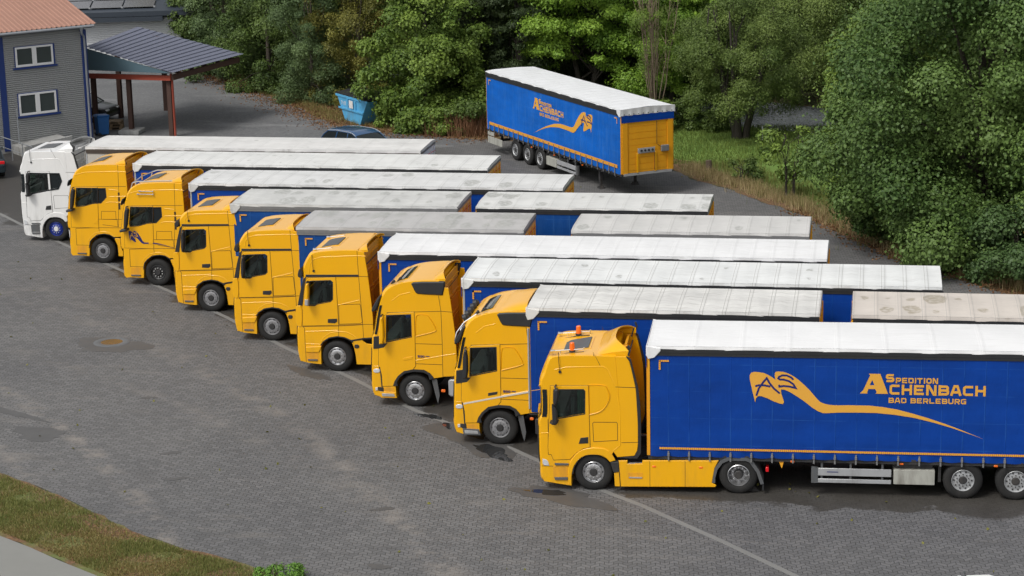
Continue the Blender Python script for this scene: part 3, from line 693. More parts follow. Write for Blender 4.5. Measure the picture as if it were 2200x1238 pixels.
    if 'lowroof' in opts: DF = (.40, .90, 3.70, 3.88, .2)
    if 'lowerroof' in opts: DF = (.38, .86, 3.60, 3.76, .2)
    if 'longdeflector' in opts: DF = (-.08, .82, 3.83, 4.0, .05)
    deflector(*DF).build('roof_deflector', body, t, smooth=40)
    if kind == 'A': 
        q = MB()
        q.ribbon([(.93, 3.66), (.97, 3.80), (.93, 3.92)], .05, .06, .10); q.ribbon([(.93, 3.66), (.97, 3.80), (.93, 3.92)], .05, W-.10, W-.06)
        q.build('deflector_edge', m_black, t)
    st = MB()
    for yy in (.35, W-.35): st.tube([(DF[1]-.10, yy, DF[2]-.05), (DF[1]-.04, yy, DF[3]-.10)], .02, 6)
    st.tube([(DF[1]-.08, .2, 3.45), (DF[1]-.08, W-.2, 3.45)], .018, 6)
    st.build('deflector_strut', m_black, t)
    # back wall with pressed panels
    xb_ = {'A': .72, 'B': .88, 'C': .86, 'D': .88}[kind]; top = DF[2]
    bw = MB(); bw.box(xb_, xb_+.03, .06, W-.06, 1.15, top-.06)
    for k in range(4):
        for j in range(2): bw.box(xb_+.03, xb_+.05, .25+j*1.05, 1.2+j*1.05, 1.35+k*.6, 1.8+k*.6, .04)
    bw.build('back_wall', body if body is m_white else m_yel2, t)
    h = MB()
    hz = {'A': (-.82, -.16, 3.50, 3.68), 'B': (-.52, .0, 3.84, 3.90), 'C': (-.60, -.03, 3.74, 3.84), 'D': (-.86, -.22, 3.68, 3.90)}[kind]
    if 'lowroof' in opts: hz = (-.5, 0, 3.68, 3.74)
    if 'lowerroof' in opts: hz = (-.5, 0, 3.55, 3.61)
    (x0, x1, z0, z1) = hz; z0, z1 = rz(x0)+(0 if kind != 'A' else 0), rz(x1)
    def slab(xa_, xb_, ya_, yb_, lift):
        m_ = MB(); N_ = 6; top = []
        for i in range(N_+1):
            x = xa_+(xb_-xa_)*i/N_; z = rz(x)+lift; top += [(x, ya_, z), (x, yb_, z)]
        k_ = len(top); vs_ = top+[(x, y, z-.10) for x, y, z in top]
        fs_ = [(2*i, 2*i+1, 2*i+3, 2*i+2) for i in range(N_)]+[(2*i, 2*i+2, k_+2*i+2, k_+2*i) for i in range(N_)]+[(2*i+1, 2*i+3, k_+2*i+3, k_+2*i+1) for i in range(N_)]+[(0, 1, k_+1, k_), (k_-2, k_-1, 2*k_-1, 2*k_-2)]
        m_.add(vs_, fs_); return m_
    slab(x0, x1, .75 if kind != 'D' else .52, 1.75 if kind != 'D' else 1.98, .035).build('roof_hatch', m_grey if kind != 'D' else m_dglass, t, smooth=0)
    slab(x0-.07, x1+.07, .67 if kind != 'D' else .46, 1.83 if kind != 'D' else 2.04, .012).build('hatch_frame', body, t, smooth=0)
    # sun visor
    vz = {'A': None, 'B': D.get('visor'), 'C': D.get('visor'), 'D': D.get('visor')}[kind]
    if vz:
        q = MB(); q.prism(chaikin([(x-.08, z) for x, z in vz], 1, 95), -.02, W+.02, .03); q.build('sun_visor', m_black if kind != 'C' else m_dglass, t)
    if kind == 'A':
        q = MB(); q.prism([(-1.40, 2.80), (-1.20, 2.86), (-1.13, 3.10), (-1.22, 3.14), (-1.36, 2.92)], .04, W-.04, .03); q.build('sun_visor', body, t)
    # antenna whip on the side
    if 'antenna' in opts:
        q = MB(); ax = -.83 if kind == 'A' else -.62; az_ = {'A': 3.22}.get(kind, 3.25)
        q.cyl((ax, .03, az_), (ax, -.03, az_), .045, .035, 12); q.tube([(ax, -.03, az_), (ax-.02, -.05, az_+.30), (ax-.03, -.01, az_+.52)], .008, 5); q.build('antenna', m_black, t)
    if 'horns' in opts:
        for yy in (.38, 2.1):
            z = {'A': 3.66, 'B': 3.84}[kind]; q = MB(); xx = {'A': (-1.10, -.24), 'B': (-.70, -.12)}[kind]
            q.lathe([(0, 0)], (0, 0, 0)); q.v = []; q.f = []; q.fm = []
            q.cyl((xx[0], yy, z), (xx[0]+.12, yy, z+.012), .05, .018, 12); q.cyl((xx[0]+.12, yy, z+.012), (xx[1], yy, z+.07), .016, .013, 10)
            q.cyl((xx[1], yy, z+.05), (xx[1], yy, z+.11), .026, .026, 10); q.cyl((xx[0]+.25, yy, z-.08), (xx[0]+.25, yy, z+.02), .015, .015, 6)
            q.cyl((xx[1], yy, z-.06), (xx[1], yy, z+.06), .015, .015, 6)
            q.build('air_horn', m_chrome, t)
    if 'beacons' in opts:
        for yy in (.42, 2.05):
            q = MB(); q.lathe([(0, .20), (.05, .20), (.062, .185), (.072, .0), (.072, -.02)], (-.55, yy, 3.69), 'z', 20); o = q.build('beacon', m_orange, t)
            q = MB(); q.lathe([(.08, 0), (.085, -.03), (.06, -.10), (.0, -.10)], (-.55, yy, 3.69), 'z', 16); q.build('beacon_base', m_frame, o)
            q = MB(); q.tube([(-.95, yy-.06, 3.55), (-.6, yy-.06, 3.63), (-.25, yy-.06, 3.66)], .014, 6); q.build('roof_rail', m_black, t)
    if 'rails' in opts:
        q = MB()
        for yy in (.18, 2.32): q.tube([(-.86, yy, 3.62), (-.80, yy, 3.80), (-.6, yy, 3.86), (.70, yy, 3.90), (.76, yy, 3.84)], .022, 8)
        q.tube([(-.80, .18, 3.80), (-.82, 1.25, 3.84), (-.80, 2.32, 3.80)], .018, 8)
        q.build('roof_rail', m_silver, t)
        for dz, l in ((0, 0), (.11, .08)):
            q = MB(); q.cyl((-.56+l, -.06, 3.44+dz), (-.48+l, -.06, 3.44+dz), .035, .013, 12); q.cyl((-.48+l, -.06, 3.44+dz), (.04, -.06, 3.44+dz), .013, .013, 8); q.cyl((.02, -.06, 3.44+dz), (.06, -.06, 3.44+dz), .026, .026, 10)
            q.cyl((-.3, -.06, 3.44+dz), (-.3, .02, 3.44+dz), .012, .012, 6); q.cyl((0, -.06, 3.44+dz), (0, .02, 3.44+dz), .012, .012, 6)
            q.build('air_horn', m_silver, t)
    if kind == 'D':
        for k, (xx, zz) in enumerate(((-.62, 3.70), (-.42, 3.79), (-.85, 3.52))):
            q = MB(); q.cyl((xx-.05, .28, zz-.02), (xx+.05, .28, zz+.06), .012, .05, 10); q.cyl((xx+.05, .28, zz+.06), (xx+.07, .28, zz+.075), .05, .045, 10); q.build('roof_lamp', m_black, t)
    if 'lightbar' in opts:
        for k in range(5):
            yy = .45+k*.40; q = MB(); q.cyl((-1.02, yy, 3.52), (-.93, yy, 3.56), .11, .10, 16); q.cyl((-.93, yy, 3.56), (-.88, yy, 3.58), .10, .04, 16); q.build('spotlight', m_black, t)
        q = MB(); q.tube([(-1.05, .15, 3.25), (-1.0, .2, 3.42), (-.93, .3, 3.46), (-.93, 2.2, 3.46), (-1.0, 2.3, 3.42), (-1.05, 2.35, 3.25)], .03, 8)
        q.tube([(-1.22, .12, 2.95), (-1.16, .12, 3.2), (-.95, .2, 3.48), (-.6, .2, 3.72)], .022, 8); q.build('light_bar', m_chrome, t)
    if 'curtain' in opts:
        q = MB(); q.grid(lambda u, v: (-.23-.17*u, .10+.02*math.sin(u*22), 2.02+.70*v), 24, 2); q.build('cab_curtain', m_curtaingreen, sh)
    return poly

def chassis(t, x0, x1, wheels, style_f, rear='drive', style_r='drive', extras=True):
    m = MB()
    for yy in (.80, 1.62): m.box(x0, x1, yy, yy+.08, .72, .98)
    for x in np.arange(x0+.4, x1, 1.1): m.box(x, x+.1, .88, 1.62, .76, .94)
    m.build('chassis', m_frame, t)
    for x in wheels[:1]:
        for sd_ in (-1, 1): wheel(t, x, .045 if sd_ < 0 else W-.045, sd_, style_f)
        a = MB(); a.cyl((x, .2, .5), (x, W-.2, .5), .06, n=12); a.build('axle', m_frame, t)
    for x in wheels[1:]:
        for sd_ in (-1, 1): wheel(t, x, .045 if sd_ < 0 else W-.045, sd_, style_r, w=.55)
        a = MB(); a.cyl((x, .5, .5), (x, W-.5, .5), .09, n=12); a.lathe([(0, -.2), (.2, -.15), (.24, 0), (.2, .15), (0, .2)], (x, 1.25, .5), 'y', 16); a.build('axle', m_frame, t)
# ------------------------------------------------------------------ lettering
def ch(x0, z0, x1, z1, c=.10):   # chamfered box path
    return [(x0+c, z0), (x1-c, z0), (x1, z0+c), (x1, z1-c), (x1-c, z1), (x0+c, z1), (x0, z1-c), (x0, z0+c), (x0+c, z0)]
a_, b_ = .13, .87; r_ = .67
GL = {
 'A': [[(.08, 0), (.30, .92), (.50, .92), (.72, 0)], [(.2, .34), (.6, .34)]],
 'B': [[(a_, 0), (a_, 1)], [(a_, a_), (r_-.06, a_), (r_+.02, a_+.08), (r_+.02, .42), (r_-.06, .5), (a_, .5)], [(r_-.12, .5), (r_, .58), (r_, b_-.08), (r_-.08, b_), (a_, b_)]],
 'C': [[(r_+.06, b_), (a_+.1, b_), (a_, b_-.1), (a_, a_+.1), (a_+.1, a_), (r_+.06, a_)]],
 'D': [[(a_, a_), (r_-.1, a_), (r_, a_+.1), (r_, b_-.1), (r_-.1, b_), (a_, b_), (a_, a_)]],
 'E': [[(r_+.06, b_), (a_, b_), (a_, a_), (r_+.06, a_)], [(a_, .5), (r_-.02, .5)]],
 'G': [[(r_+.06, b_), (a_+.1, b_), (a_, b_-.1), (a_, a_+.1), (a_+.1, a_), (r_, a_), (r_, .46), (.42, .46)]],
 'H': [[(a_, 0), (a_, 1)], [(r_, 0), (r_, 1)], [(a_, .5), (r_, .5)]],
 'I': [[(.16, 0), (.16, 1)]],
 'L': [[(a_, 1), (a_, a_), (r_+.04, a_)]],
 'N': [[(a_, 0), (a_, .92), (.22, .92), (.58, .08), (r_, .08), (r_, 1)]],
 'O': [ch(a_, a_, r_, b_)],
 'P': [[(a_, 0), (a_, b_), (r_-.1, b_), (r_, b_-.1), (r_, .52), (r_-.1, .42), (a_, .42)]],
 'R': [[(a_, 0), (a_, b_), (r_-.1, b_), (r_, b_-.1), (r_, .52), (r_-.1, .44), (a_, .44)], [(.42, .44), (.68, 0)]],
 'S': [[(r_+.04, b_), (a_+.08, b_), (a_, b_-.08), (a_, .58), (a_+.08, .5), (r_-.08, .5), (r_, .42), (r_, a_+.08), (r_-.08, a_), (a_-.04, a_)]],
 'T': [[(.02, b_), (.74, b_)], [(.38, 0), (.38, b_)]],
 'U': [[(a_, 1), (a_, a_+.1), (a_+.1, a_), (r_-.1, a_), (r_, a_+.1), (r_, 1)]],
 '0': [ch(a_, a_, r_, b_)],
 '5': [[(r_+.04, b_), (a_, b_), (a_, .54), (r_-.08, .54), (r_, .46), (r_, a_+.08), (r_-.08, a_), (a_-.04, a_)]],
 ' ': [],
}
ADV = {'I': .36, ' ': .42}
def text_mb(s, x0, x1, z0, z1, y0, y1, mb=None, wt=.25, fx=lambda x: x):
    m = mb or MB(); tot = sum(ADV.get(c, .84) for c in s)-.04; sx = (x1-x0)/tot; sz = z1-z0; x = 0
    for c in s:
        for k, st in enumerate(GL[c]):
            pts = [(fx(x0+(x+p[0])*sx), z0+p[1]*sz) for p in st]
            d = (y0-y1)*.12*k
            m.ribbon(pts, wt*min(abs(sx)*1.15, sz), y0+d, y1)
        x += ADV.get(c, .84)
    return m

SWOOSH = [(2.74,2.5),(2.66,2.84),(2.6,3.12),(2.6,3.22),(2.64,3.29),(2.74,3.31),(2.85,3.3),(2.96,3.28),(3.07,3.23),(3.17,3.17),(3.25,3.11),(3.23,3.2),(3.23,3.27),(3.25,3.32),(3.32,3.33),(3.45,3.32),(3.57,3.28),(3.7,3.21),(3.84,3.11),(3.98,2.98),(4.12,2.84),(4.26,2.67),(4.37,2.55),(4.48,2.5),(4.62,2.47),(4.76,2.46),(5.11,2.47),(5.61,2.47),(5.93,2.44),(6.31,2.38),(6.69,2.28),(7.07,2.17),(7.52,2.02),(7.99,1.84),(8.45,1.65),(8.15,1.76),(7.68,1.92),(7.2,2.06),(6.73,2.17),(6.25,2.24),(5.77,2.28),(5.3,2.28),(4.84,2.27),(4.55,2.25),(4.45,2.25),(4.32,2.3),(4.18,2.39),(4.01,2.53),(3.81,2.67),(3.62,2.79),(3.48,2.85),(3.4,2.86),(3.39,2.83),(3.4,2.74),(3.45,2.59),(3.47,2.52),(3.44,2.47),(3.37,2.48),(3.2,2.54),(3.04,2.62),(2.9,2.67),(2.81,2.67),(2.76,2.61)]
FLAG_A = [[(2.77,2.68),(2.83,2.87),(2.94,3.04),(3.03,3.15),(3.1,3.02),(3.21,2.88),(3.36,2.75)], [(2.74,2.93),(2.83,2.96),(2.96,2.96),(3.12,2.93)]]
FLAG_S = [[(3.7,3.12),(3.64,3.18),(3.53,3.23),(3.42,3.23),(3.34,3.19),(3.32,3.15),(3.36,3.12),(3.45,3.12),(3.59,3.08),(3.7,3.0),(3.76,2.9),(3.59,2.94),(3.45,2.95),(3.35,2.93),(3.34,2.98)]]
BIGA = [(5.58,3.31),(5.87,3.31),(6.07,2.79),(5.76,2.79),(5.79,2.83),(5.75,2.91),(5.58,2.91),(5.55,2.82),(5.56,2.79),(5.37,2.79),(5.45,2.87),(5.62,3.27)]
BIGAH = [(5.67,3.15),(5.73,3.01),(5.61,3.01)]

def livery(cur, y0, sgn, dx=0, sx=1.0, mirror=False):
    """firm lettering and flag emblem; sgn -1 prints on the -y face at y0, +1 on the other face (reads rear to front)"""
    y = lambda d: y0+sgn*d
    fe = (lambda x: (x-2.6)*sx+2.6+dx)
    L0, L1 = 5.37, 8.51
    ft = (lambda x: fe(L0+L1-x)) if mirror else fe
    MB().prism([(fe(x), z) for x, z in SWOOSH], y(.006), y(.001)).build('emblem_flag', m_letter, cur, smooth=0)
    e = MB()
    fl = (lambda x: fe(2.6+3.82-x)) if mirror else fe
    for k, q in enumerate(FLAG_A+FLAG_S):
        q = [(x-(.0), z) for x, z in q]
        e.ribbon([(fl(x), z) for x, z in q], .05, y(.010+.001*(k == 1)), y(.005))
    e.build('emblem_letters', m_navy, cur, smooth=0)
    m = MB()
    m.prism([(ft(x), z) for x, z in BIGA], y(.006), y(.001), 0, [[(ft(x), z) for x, z in BIGAH]])
    text_mb('S', 6.0, 6.23, 3.10, 3.31, y(.0065), y(.001), m, .26, ft)
    text_mb('PEDITION', 6.25, 7.31, 3.075, 3.22, y(.006), y(.001), m, .22, ft)
    text_mb('CHENBACH', 6.09, 8.50, 2.77, 3.04, y(.007), y(.001), m, .225, ft)
    text_mb('BAD BERLEBURG', 6.08, 8.02, 2.55, 2.69, y(.006), y(.001), m, .20, ft)
    m.build('lettering', m_letter, cur, smooth=0)

# ------------------------------------------------------------------ curtain-side bodies
TW = 2.55
def box_body(t, L, H, zb, tarp, cur_mat, rail_mat=m_black, post=m_yel2, front=m_yel2, rear=m_yel, x0=0.0, flap=True, text='none', buckles='none', seed=0, sag=.035, tape=True, edge_white=.085, tape_dz=.20, post_top=None, rail_h=.175, dark_rear_trim=True, front_blue=True):
    """L long curtain body from x0, roof height H, curtain hem at zb"""
    X = lambda a: x0+a
    # roof tarp
    g = MB(); nu, nv = int(L/.155), 14; rnd = random.Random(seed)
    ph = [rnd.uniform(0, 6) for _ in range(6)]
    def roof(u, v):
        a = L*u; s = 2*v-1; ed = min(1, (1-abs(s))*5)
        z = H+.045*(1-s*s)+ed*(-sag*abs(math.sin(math.pi*a/.62))**.8 + .010*math.sin(a*3.1+ph[0]+2*s)+.008*math.sin(a*7.7+ph[1]-5*s))
        return (X(a), TW*v, z)
    g.grid(roof, nu, nv)
    # turned-down edges, a little wavy
    def sidep(y, sgn):
        def f(u, v):
            a = L*u; z = H-edge_white*v+(.006*math.sin(a*5+ph[2])+.005*math.sin(a*11+ph[3]))*v; return (X(a), y-sgn*(.012+.012*v+.010*v*math.sin(a*5.1+ph[4])), z)
        return f
    g.grid(sidep(0, 1), nu, 2); g.grid(sidep(TW, -1), nu, 2)
    for xx, s in ((0, -1), (L, 1)):
        g.grid(lambda u, v: (X(xx)+s*(.01+.012*v), TW*u, H+.045*(1-(2*u-1)**2)*(1-v)-(.16 if s < 0 else .07)*v+.01*math.sin(u*15+ph[5])*v), 14, 2)
    rt = g.build('roof_tarp', tarp, t, smooth=60)
    if flap:
        for sgn, y in ((-1, 0), (1, TW)):
            q = MB(); q.prism([(-.03, H+.01), (.34, H-.05), (.34, H-.12), (.18, H-.30), (.02, H-.34), (-.03, H-.22)], y+sgn*.055, y-sgn*.0, .012); q.T = None
            q.v = [(v[0]+x0, v[1], v[2]) for v in q.v]; q.build('tarp_corner', tarp, rt)
        q = MB(); q.box(X(-.035), X(-.012), -.02, TW+.02, H-.26, H-.02); q.build('tarp_front_flap', tarp, rt)
    # rails
    for sgn, y in ((-1, 0), (1, TW)):
        q = MB(); a, b = sorted((y+sgn*.028, y-sgn*.06)); z1 = H-edge_white+.01
        q.box(X(.03), X(L-.01), a, b, z1-rail_h, z1); a, b = sorted((y+sgn*.036, y-sgn*.02)); q.box(X(.03), X(L-.01), a, b, z1-rail_h*.55, z1-rail_h*.42)
        q.build('roof_rail', rail_mat, t, smooth=0)
    zt = H-edge_white-rail_h+.02
    # curtains
    curs = []
    for sgn, y in ((-1, 0), (1, TW)):
        if (sgn > 0) and text != 'right' and False: continue
        q = MB(); nu = int(L/.088); nz = 14
        def f(u, v):
            a = .07+(L-.12)*u; z = zt+(zb-zt)*(v**.8 if v < 1 else 1); hem = max(0, (v-.86)/.14)
            d = .006*math.sin(math.pi*a/.53)**2*0 + .004*math.sin(a*1.7+seed)+.003*math.sin(z*3+a)
            d += hem*(.018*math.sin(a*2*math.pi/.53)+.010*math.sin(a*9.1+seed))
            return (X(a), y+sgn*(.004+d), z+hem*(.012*math.sin(a*2*math.pi/.53+1)))
        q.grid(f, nu, nz); c = q.build('curtain', cur_mat, t, smooth=60); curs.append(c)
        if tape:
            q = MB(); n = int((L-.65)/.05)
            for k in range(n): a = .30+k*.05; q.add([(X(a), y+sgn*.034, zb+tape_dz), (X(a+.043), y+sgn*.034, zb+tape_dz), (X(a+.043), y+sgn*.034, zb+.255), (X(a), y+sgn*.034, zb+.255)], [(0, 1, 2, 3)])
            for (a, dx, dz) in ((.29, 1, 0), (L-.35, -1, 0)):
                for k in range(5):
                    for (xx, zz) in ((a+dx*k*.053, H-.36), (a, H-.36-k*.053)):
                        q.add([(X(xx), y+sgn*.034, zz-.046), (X(xx+.046*dx), y+sgn*.034, zz-.046), (X(xx+.046*dx), y+sgn*.034, zz), (X(xx), y+sgn*.034, zz)], [(0, 1, 2, 3)])
            q.build('marking_tape', m_tape, c, smooth=0)['kind'] = 'stuff'
    if text in ('left', 'both'): livery(curs[0], -.008, -1)
    if text in ('right', 'both'): livery(curs[1], TW+.008, 1, mirror=True)
    if buckles != 'none':
        y, sgn = (0, -1) if buckles == 'left' else (TW, 1)
        k = 0
        a = .53
        while a < L-.2:
            q = MB(); yy = y+sgn*.02; ya, yb = sorted((yy, yy+sgn*.032)); yc, yd = sorted((yy, yy+sgn*.048))
            q.box(X(a-.02), X(a+.02), ya, yb, zb-.10, zb+tape_dz-.05); q.box(X(a-.028), X(a+.028), yc, yd, zb+.02, zb+.10, .006); q.build('buckle', m_strap, t, smooth=0)
            a += .53
    # corner posts, front and rear walls, floor
    for x in (0, L-.06):
        for y in (0, TW-.05):
            q = MB(); q.box(X(x+.003), X(x+.057), y+.002, y+.048, zb+.02, zt+.1)
            q.build('corner_post', post, t, smooth=0)
    q = MB(); q.box(X(.012), X(.05), .05, TW-.05, zb, zt+.1)
    for k in range(9): q.box(X(.0), X(.012), .35, TW-.35, zb+.15+k*.27, zb+.39+k*.27)
    q.box(X(-.03), X(.012), .06, .30, zb, zt); q.box(X(-.03), X(.012), TW-.30, TW-.06, zb, zt)
    fw = q.build('front_wall', front, t, smooth=0)
    if front_blue:
        q = MB(); q.box(X(-.045), X(-.031), .0, TW, H-.56, H-.24); q.build('front_skirt', m_cur if front is not m_curw else m_curw, fw, smooth=0)
    q = MB(); q.box(X(L-.05), X(L-.01), .05, TW-.05, zb, zt+.1)
    for k in range(2):
        q.box(X(L-.01), X(L+.012), .08+k*1.20, 1.24+k*1.20, zb+.05, zt, .01)
    rd = q.build('rear_door', rear, t, smooth=0)
    q = MB()
    for yy in (.35, .95, 1.58, 2.18): q.tube([(X(L+.03), yy, zb+.05), (X(L+.03), yy, zt+.05)], .016, 6)
    q.build('lock_bar', rear, rd)
    if dark_rear_trim:
        q = MB(); q.tube([(X(L+.02), .12, H-.42), (X(L+.02), 1.25, H-.36), (X(L+.02), TW-.12, H-.42)], .010, 5); q.build('rear_stripe', m_red, rd)
        q = MB(); q.box(X(L-.03), X(L+.02), -.01, TW+.01, H-.16, H-.08)
        q.build('rear_beam', m_strap, t, smooth=0)
    q = MB(); q.box(X(0), X(L), .02, TW-.02, zb-.02, zb+.04); q.box(X(0), X(L), .03, .09, zb-.09, zb-.02); q.box(X(0), X(L), TW-.09, TW-.03, zb-.09, zb-.02); q.build('floor_frame', m_frame, t, smooth=0)
    q = MB()
    for x in (L-.03,):
        for y in (.12, TW-.45): q.box(X(x), X(x+.05), y, y+.33, .86, .98)
    q.build('tail_lamp', m_red, t, smooth=0)
    return curs

def running_gear(t, L, axles, x0=0, r=.50, style='trailer', near='left', guards=True, legs=True):
    q = MB()
    for yy in (.72, 1.73): q.prism([(x0+.2, .98), (x0+2.2, .98), (x0+2.8, .74), (x0+L-.1, .74), (x0+L-.1, 1.0), (x0+.2, 1.0)], yy, yy+.10)
    for x in np.arange(.6, L-.2, 1.3): q.box(x0+x, x0+x+.10, .06, TW-.06, .90, 1.0)
    q.box(x0+L-.35, x0+L-.25, .2, TW-.2, .45, .57); q.box(x0+L-.35, x0+L-.25, .6, .7, .55, .8); q.box(x0+L-.35, x0+L-.25, 1.85, 1.95, .55, .8)
    for y in (.15, TW-.2): q.box(x0+axles[0]-.62, x0+axles[0]-.55, y, y+.05, .42, .95)
    q.build('chassis', m_frame, t, smooth=0)
    for x in axles:
        for s in (-1, 1): wheel(t, x0+x, .06 if s < 0 else TW-.06, s, style, r, .385)
        a = MB(); a.cyl((x0+x, .3, r), (x0+x, TW-.3, r), .08, n=12); a.build('axle', m_frame, t)
    if legs:
        for yy in (.42, TW-.42):
            a = MB(); a.box(x0+2.62, x0+2.76, yy-.07, yy+.07, .40, 1.0); a.box(x0+2.64, x0+2.74, yy-.05, yy+.05, .12, .42); a.prism([(x0+2.5, .0), (x0+2.88, .0), (x0+2.80, .05), (x0+2.75, .13), (x0+2.63, .13), (x0+2.58, .05)], yy-.12, yy+.12); a.build('landing_leg', m_frame, t)
            a = MB(); a.box(x0+2.60, x0+2.78, yy-.08, yy+.08, .86, 1.0); a.build('leg_bracket', m_yel2, t)
    if guards:
        for s in (-1, 1):
            y = lambda d: (.03+d) if s < 0 else (TW-.03-d)
            ya, yb = sorted((y(0), y(.03)))
            a = MB(); a.box(x0+4.35, x0+6.20, ya, yb, .56, .76, .01); a.box(x0+4.35, x0+6.20, ya, yb, .37, .475, .01)
            g = a.build('side_guard', m_silver, t)
            a = MB(); y1, y2 = sorted((y(.03), y(.08)))
            for x in (4.42, 5.15, 5.95): MB().box(x0+x, x0+x+.05, y1, y2, .37, .98).build('guard_bracket', m_grey, g, smooth=0)
            MB().box(x0+4.18, x0+4.35, *sorted((y(0), y(.10))), .36, .78).build('guard_end', m_grey, g, smooth=0)
            a = MB(); y1, y2 = sorted((y(0), y(.62)))
            a.box(x0+6.26, x0+7.29, y1, y2, .37, .76, .012); a.build('pallet_box', m_box, t)
            a = MB(); a.box(x0+6.30, x0+7.25, *sorted((y(.1), y(.5))), .77, .90, .03); a.build('box_lid', m_frame, t)
            for x in (3.65, 6.4, 8.75):
                a = MB(); a.box(x0+x, x0+x+.10, *sorted((y(-.02), y(.03))), .90, .945, .008); a.build('marker_lamp', m_orange, t)
# ------------------------------------------------------------------ the parked row
ROWS = [  # front wheel x, near face y, heading, gap wheel->body front, roof height
 (-7.032, 52.139, .034, 1.424, 3.95), (-10.103, 55.589, .001, .837, 3.98), (-13.204, 58.823, 0, 1.522, 3.97),
 (-16.416, 62.216, .003, 1.468, 3.90), (-19.457, 65.523, .007, .983, 3.89), (-22.642, 69.029, .004, .92, 3.87),
 (-25.741, 72.49, -.013, 1.428, 3.87), (-29.039, 75.745, -.019, 1.489, 3.94), (-32.313, 79.338, -.017, 1.493, 3.88)]
TARPS = [mat_tarp('tarp_clean', (.76, .76, .76), .15, 1, bow=1.2, bowdark=.10, puddle=0), mat_tarp('tarp_creased', (.72, .71, .68), 1.15, 2, bowdark=.9, puddle=.1),
         mat_tarp('tarp_ribbed', (.73, .74, .73), .5, 3, bow=.60, bowdark=.7, puddle=.3), mat_tarp('tarp_bright', (.76, .76, .76), .35, 4, bow=.60, bowdark=.12, puddle=0),
         mat_tarp('tarp_dull', (.46, .45, .44), .45, 5, bow=1.2, bowdark=.35, puddle=1.0), mat_tarp('tarp_grey', (.58, .58, .56), .8, 6, bow=1.2, bowdark=.2, puddle=.8),
         mat_tarp('tarp_panelled', (.66, .66, .65), .7, 7, bow=.66, bowdark=.5, puddle=.7), mat_tarp('tarp_fogged', (.69, .69, .67), .6, 8, bow=.66, bowdark=.45, puddle=.35),
         mat_tarp('tarp_wavy', (.68, .67, .65), .8, 9, bow=1.4, bowdark=.2, puddle=.15)]
TARP_P = mat_tarp('tarp_beige', (.60, .545, .49), .35, 11, bow=.63, bowdark=.55, puddle=1.0)
TARP_B = mat_tarp('tarp_streaked', (.58, .57, .55), .5, 12, bow=.62, bowdark=.5, puddle=.5)
TARP_C = mat_tarp('tarp_stained', (.64, .64, .62), .5, 13, bow=.62, bowdark=.25, puddle=.8)
TARP_S = mat_tarp('tarp_solo', (.74, .75, .76), .3, 14, bow=.62, bowdark=.5, puddle=0)

def T(name, label, cat, i, group, extra=0):
    x, y, th, g, h = ROWS[i]; c, s = math.cos(th), math.sin(th)
    return thing(name, label, cat, (x+extra*c, y+extra*s, 0), th, group)
GT = 'tractor units and trucks parked side by side'; GS = 'blue curtain trailers parked side by side'

# 1: nearest, yellow tractor with beacons
t = T('tractor_unit', 'nearest yellow tractor unit with two orange roof beacons and a long yellow side skirt', 'truck', 0, GT)
cab(t, CAB_A, 'A', opts=('antenna', 'horns', 'beacons', 'curtain'))
chassis(t, -.9, 4.5, [0, 3.75], 'chromefront')
sk = CAB_A['skirt']
for far in (0, 1):
    Y = (lambda y: W-y) if far else (lambda y: y)
    o = MB().prism(sk, Y(-.01), Y(.05), .012).build('side_skirt', m_yel, t)
    MB().prism(CAB_A['skstep'], Y(-.014), Y(.02), 0).build('skirt_step', m_yel2, o, smooth=0)
    MB().box(.93, 1.27, *sorted((Y(-.03), Y(.02))), .39, .42).build('step', m_silver, o, smooth=0)
    MB().box(.91, 1.27, *sorted((Y(.0), Y(.14))), .75, .775).build('step', m_silver, o, smooth=0)
    q = MB(); q.ribbon([(1.47, .17), (1.47, .86)], .010, Y(-.013), Y(0)); q.ribbon([(2.38, .18), (2.38, .88)], .010, Y(-.013), Y(0)); q.ribbon([(.70, .16), (.68, .55), (.66, .84)], .016, Y(-.014), Y(0)); q.build('panel_gap', m_seam, o, smooth=0)  # gap shade on the skirt drawn as dark ribbons
    for x in (1.53, 2.74): MB().box(x, x+.10, *sorted((Y(-.02), Y(.01))), .69, .735, .008).build('marker_lamp', m_orange, o)
    f = MB(); q = [(3.11, .30), (3.11, .44), (3.17, .68), (3.31, .87), (3.48, .955), (3.94, .96), (4.06, .91), (4.25, .63), (4.36, .30)]
    f.ribbon(q, .085, Y(-.0), Y(.60)); f.build('mudguard', m_grey, t)
    f = MB(); f.box(4.36, 4.40, *sorted((Y(.02), Y(.55))), .12, .34); f.build('mud_flap', m_black, t, smooth=0)
    f = MB(); f.box(4.44, 4.52, *sorted((Y(.10), Y(.35))), .60, .72, .01); f.build('tail_lamp', m_red, t)
f = MB(); f.box(2.6, 4.3, .95, 1.6, .98, 1.04); f.cyl((3.3, 1.25, 1.04), (3.3, 1.25, 1.12), .5, n=24); f.build('fifth_wheel', m_frame, t)
f = MB()
for k, yy in enumerate((.9, 1.1, 1.3)): f.tube([(.85, yy, 1.9), (1.05, yy+.05, 1.5), (1.15, yy, 1.35), (1.3, yy, 1.8)], .018, 6)
f.build('air_hose', m_orange if 0 else m_black, t)

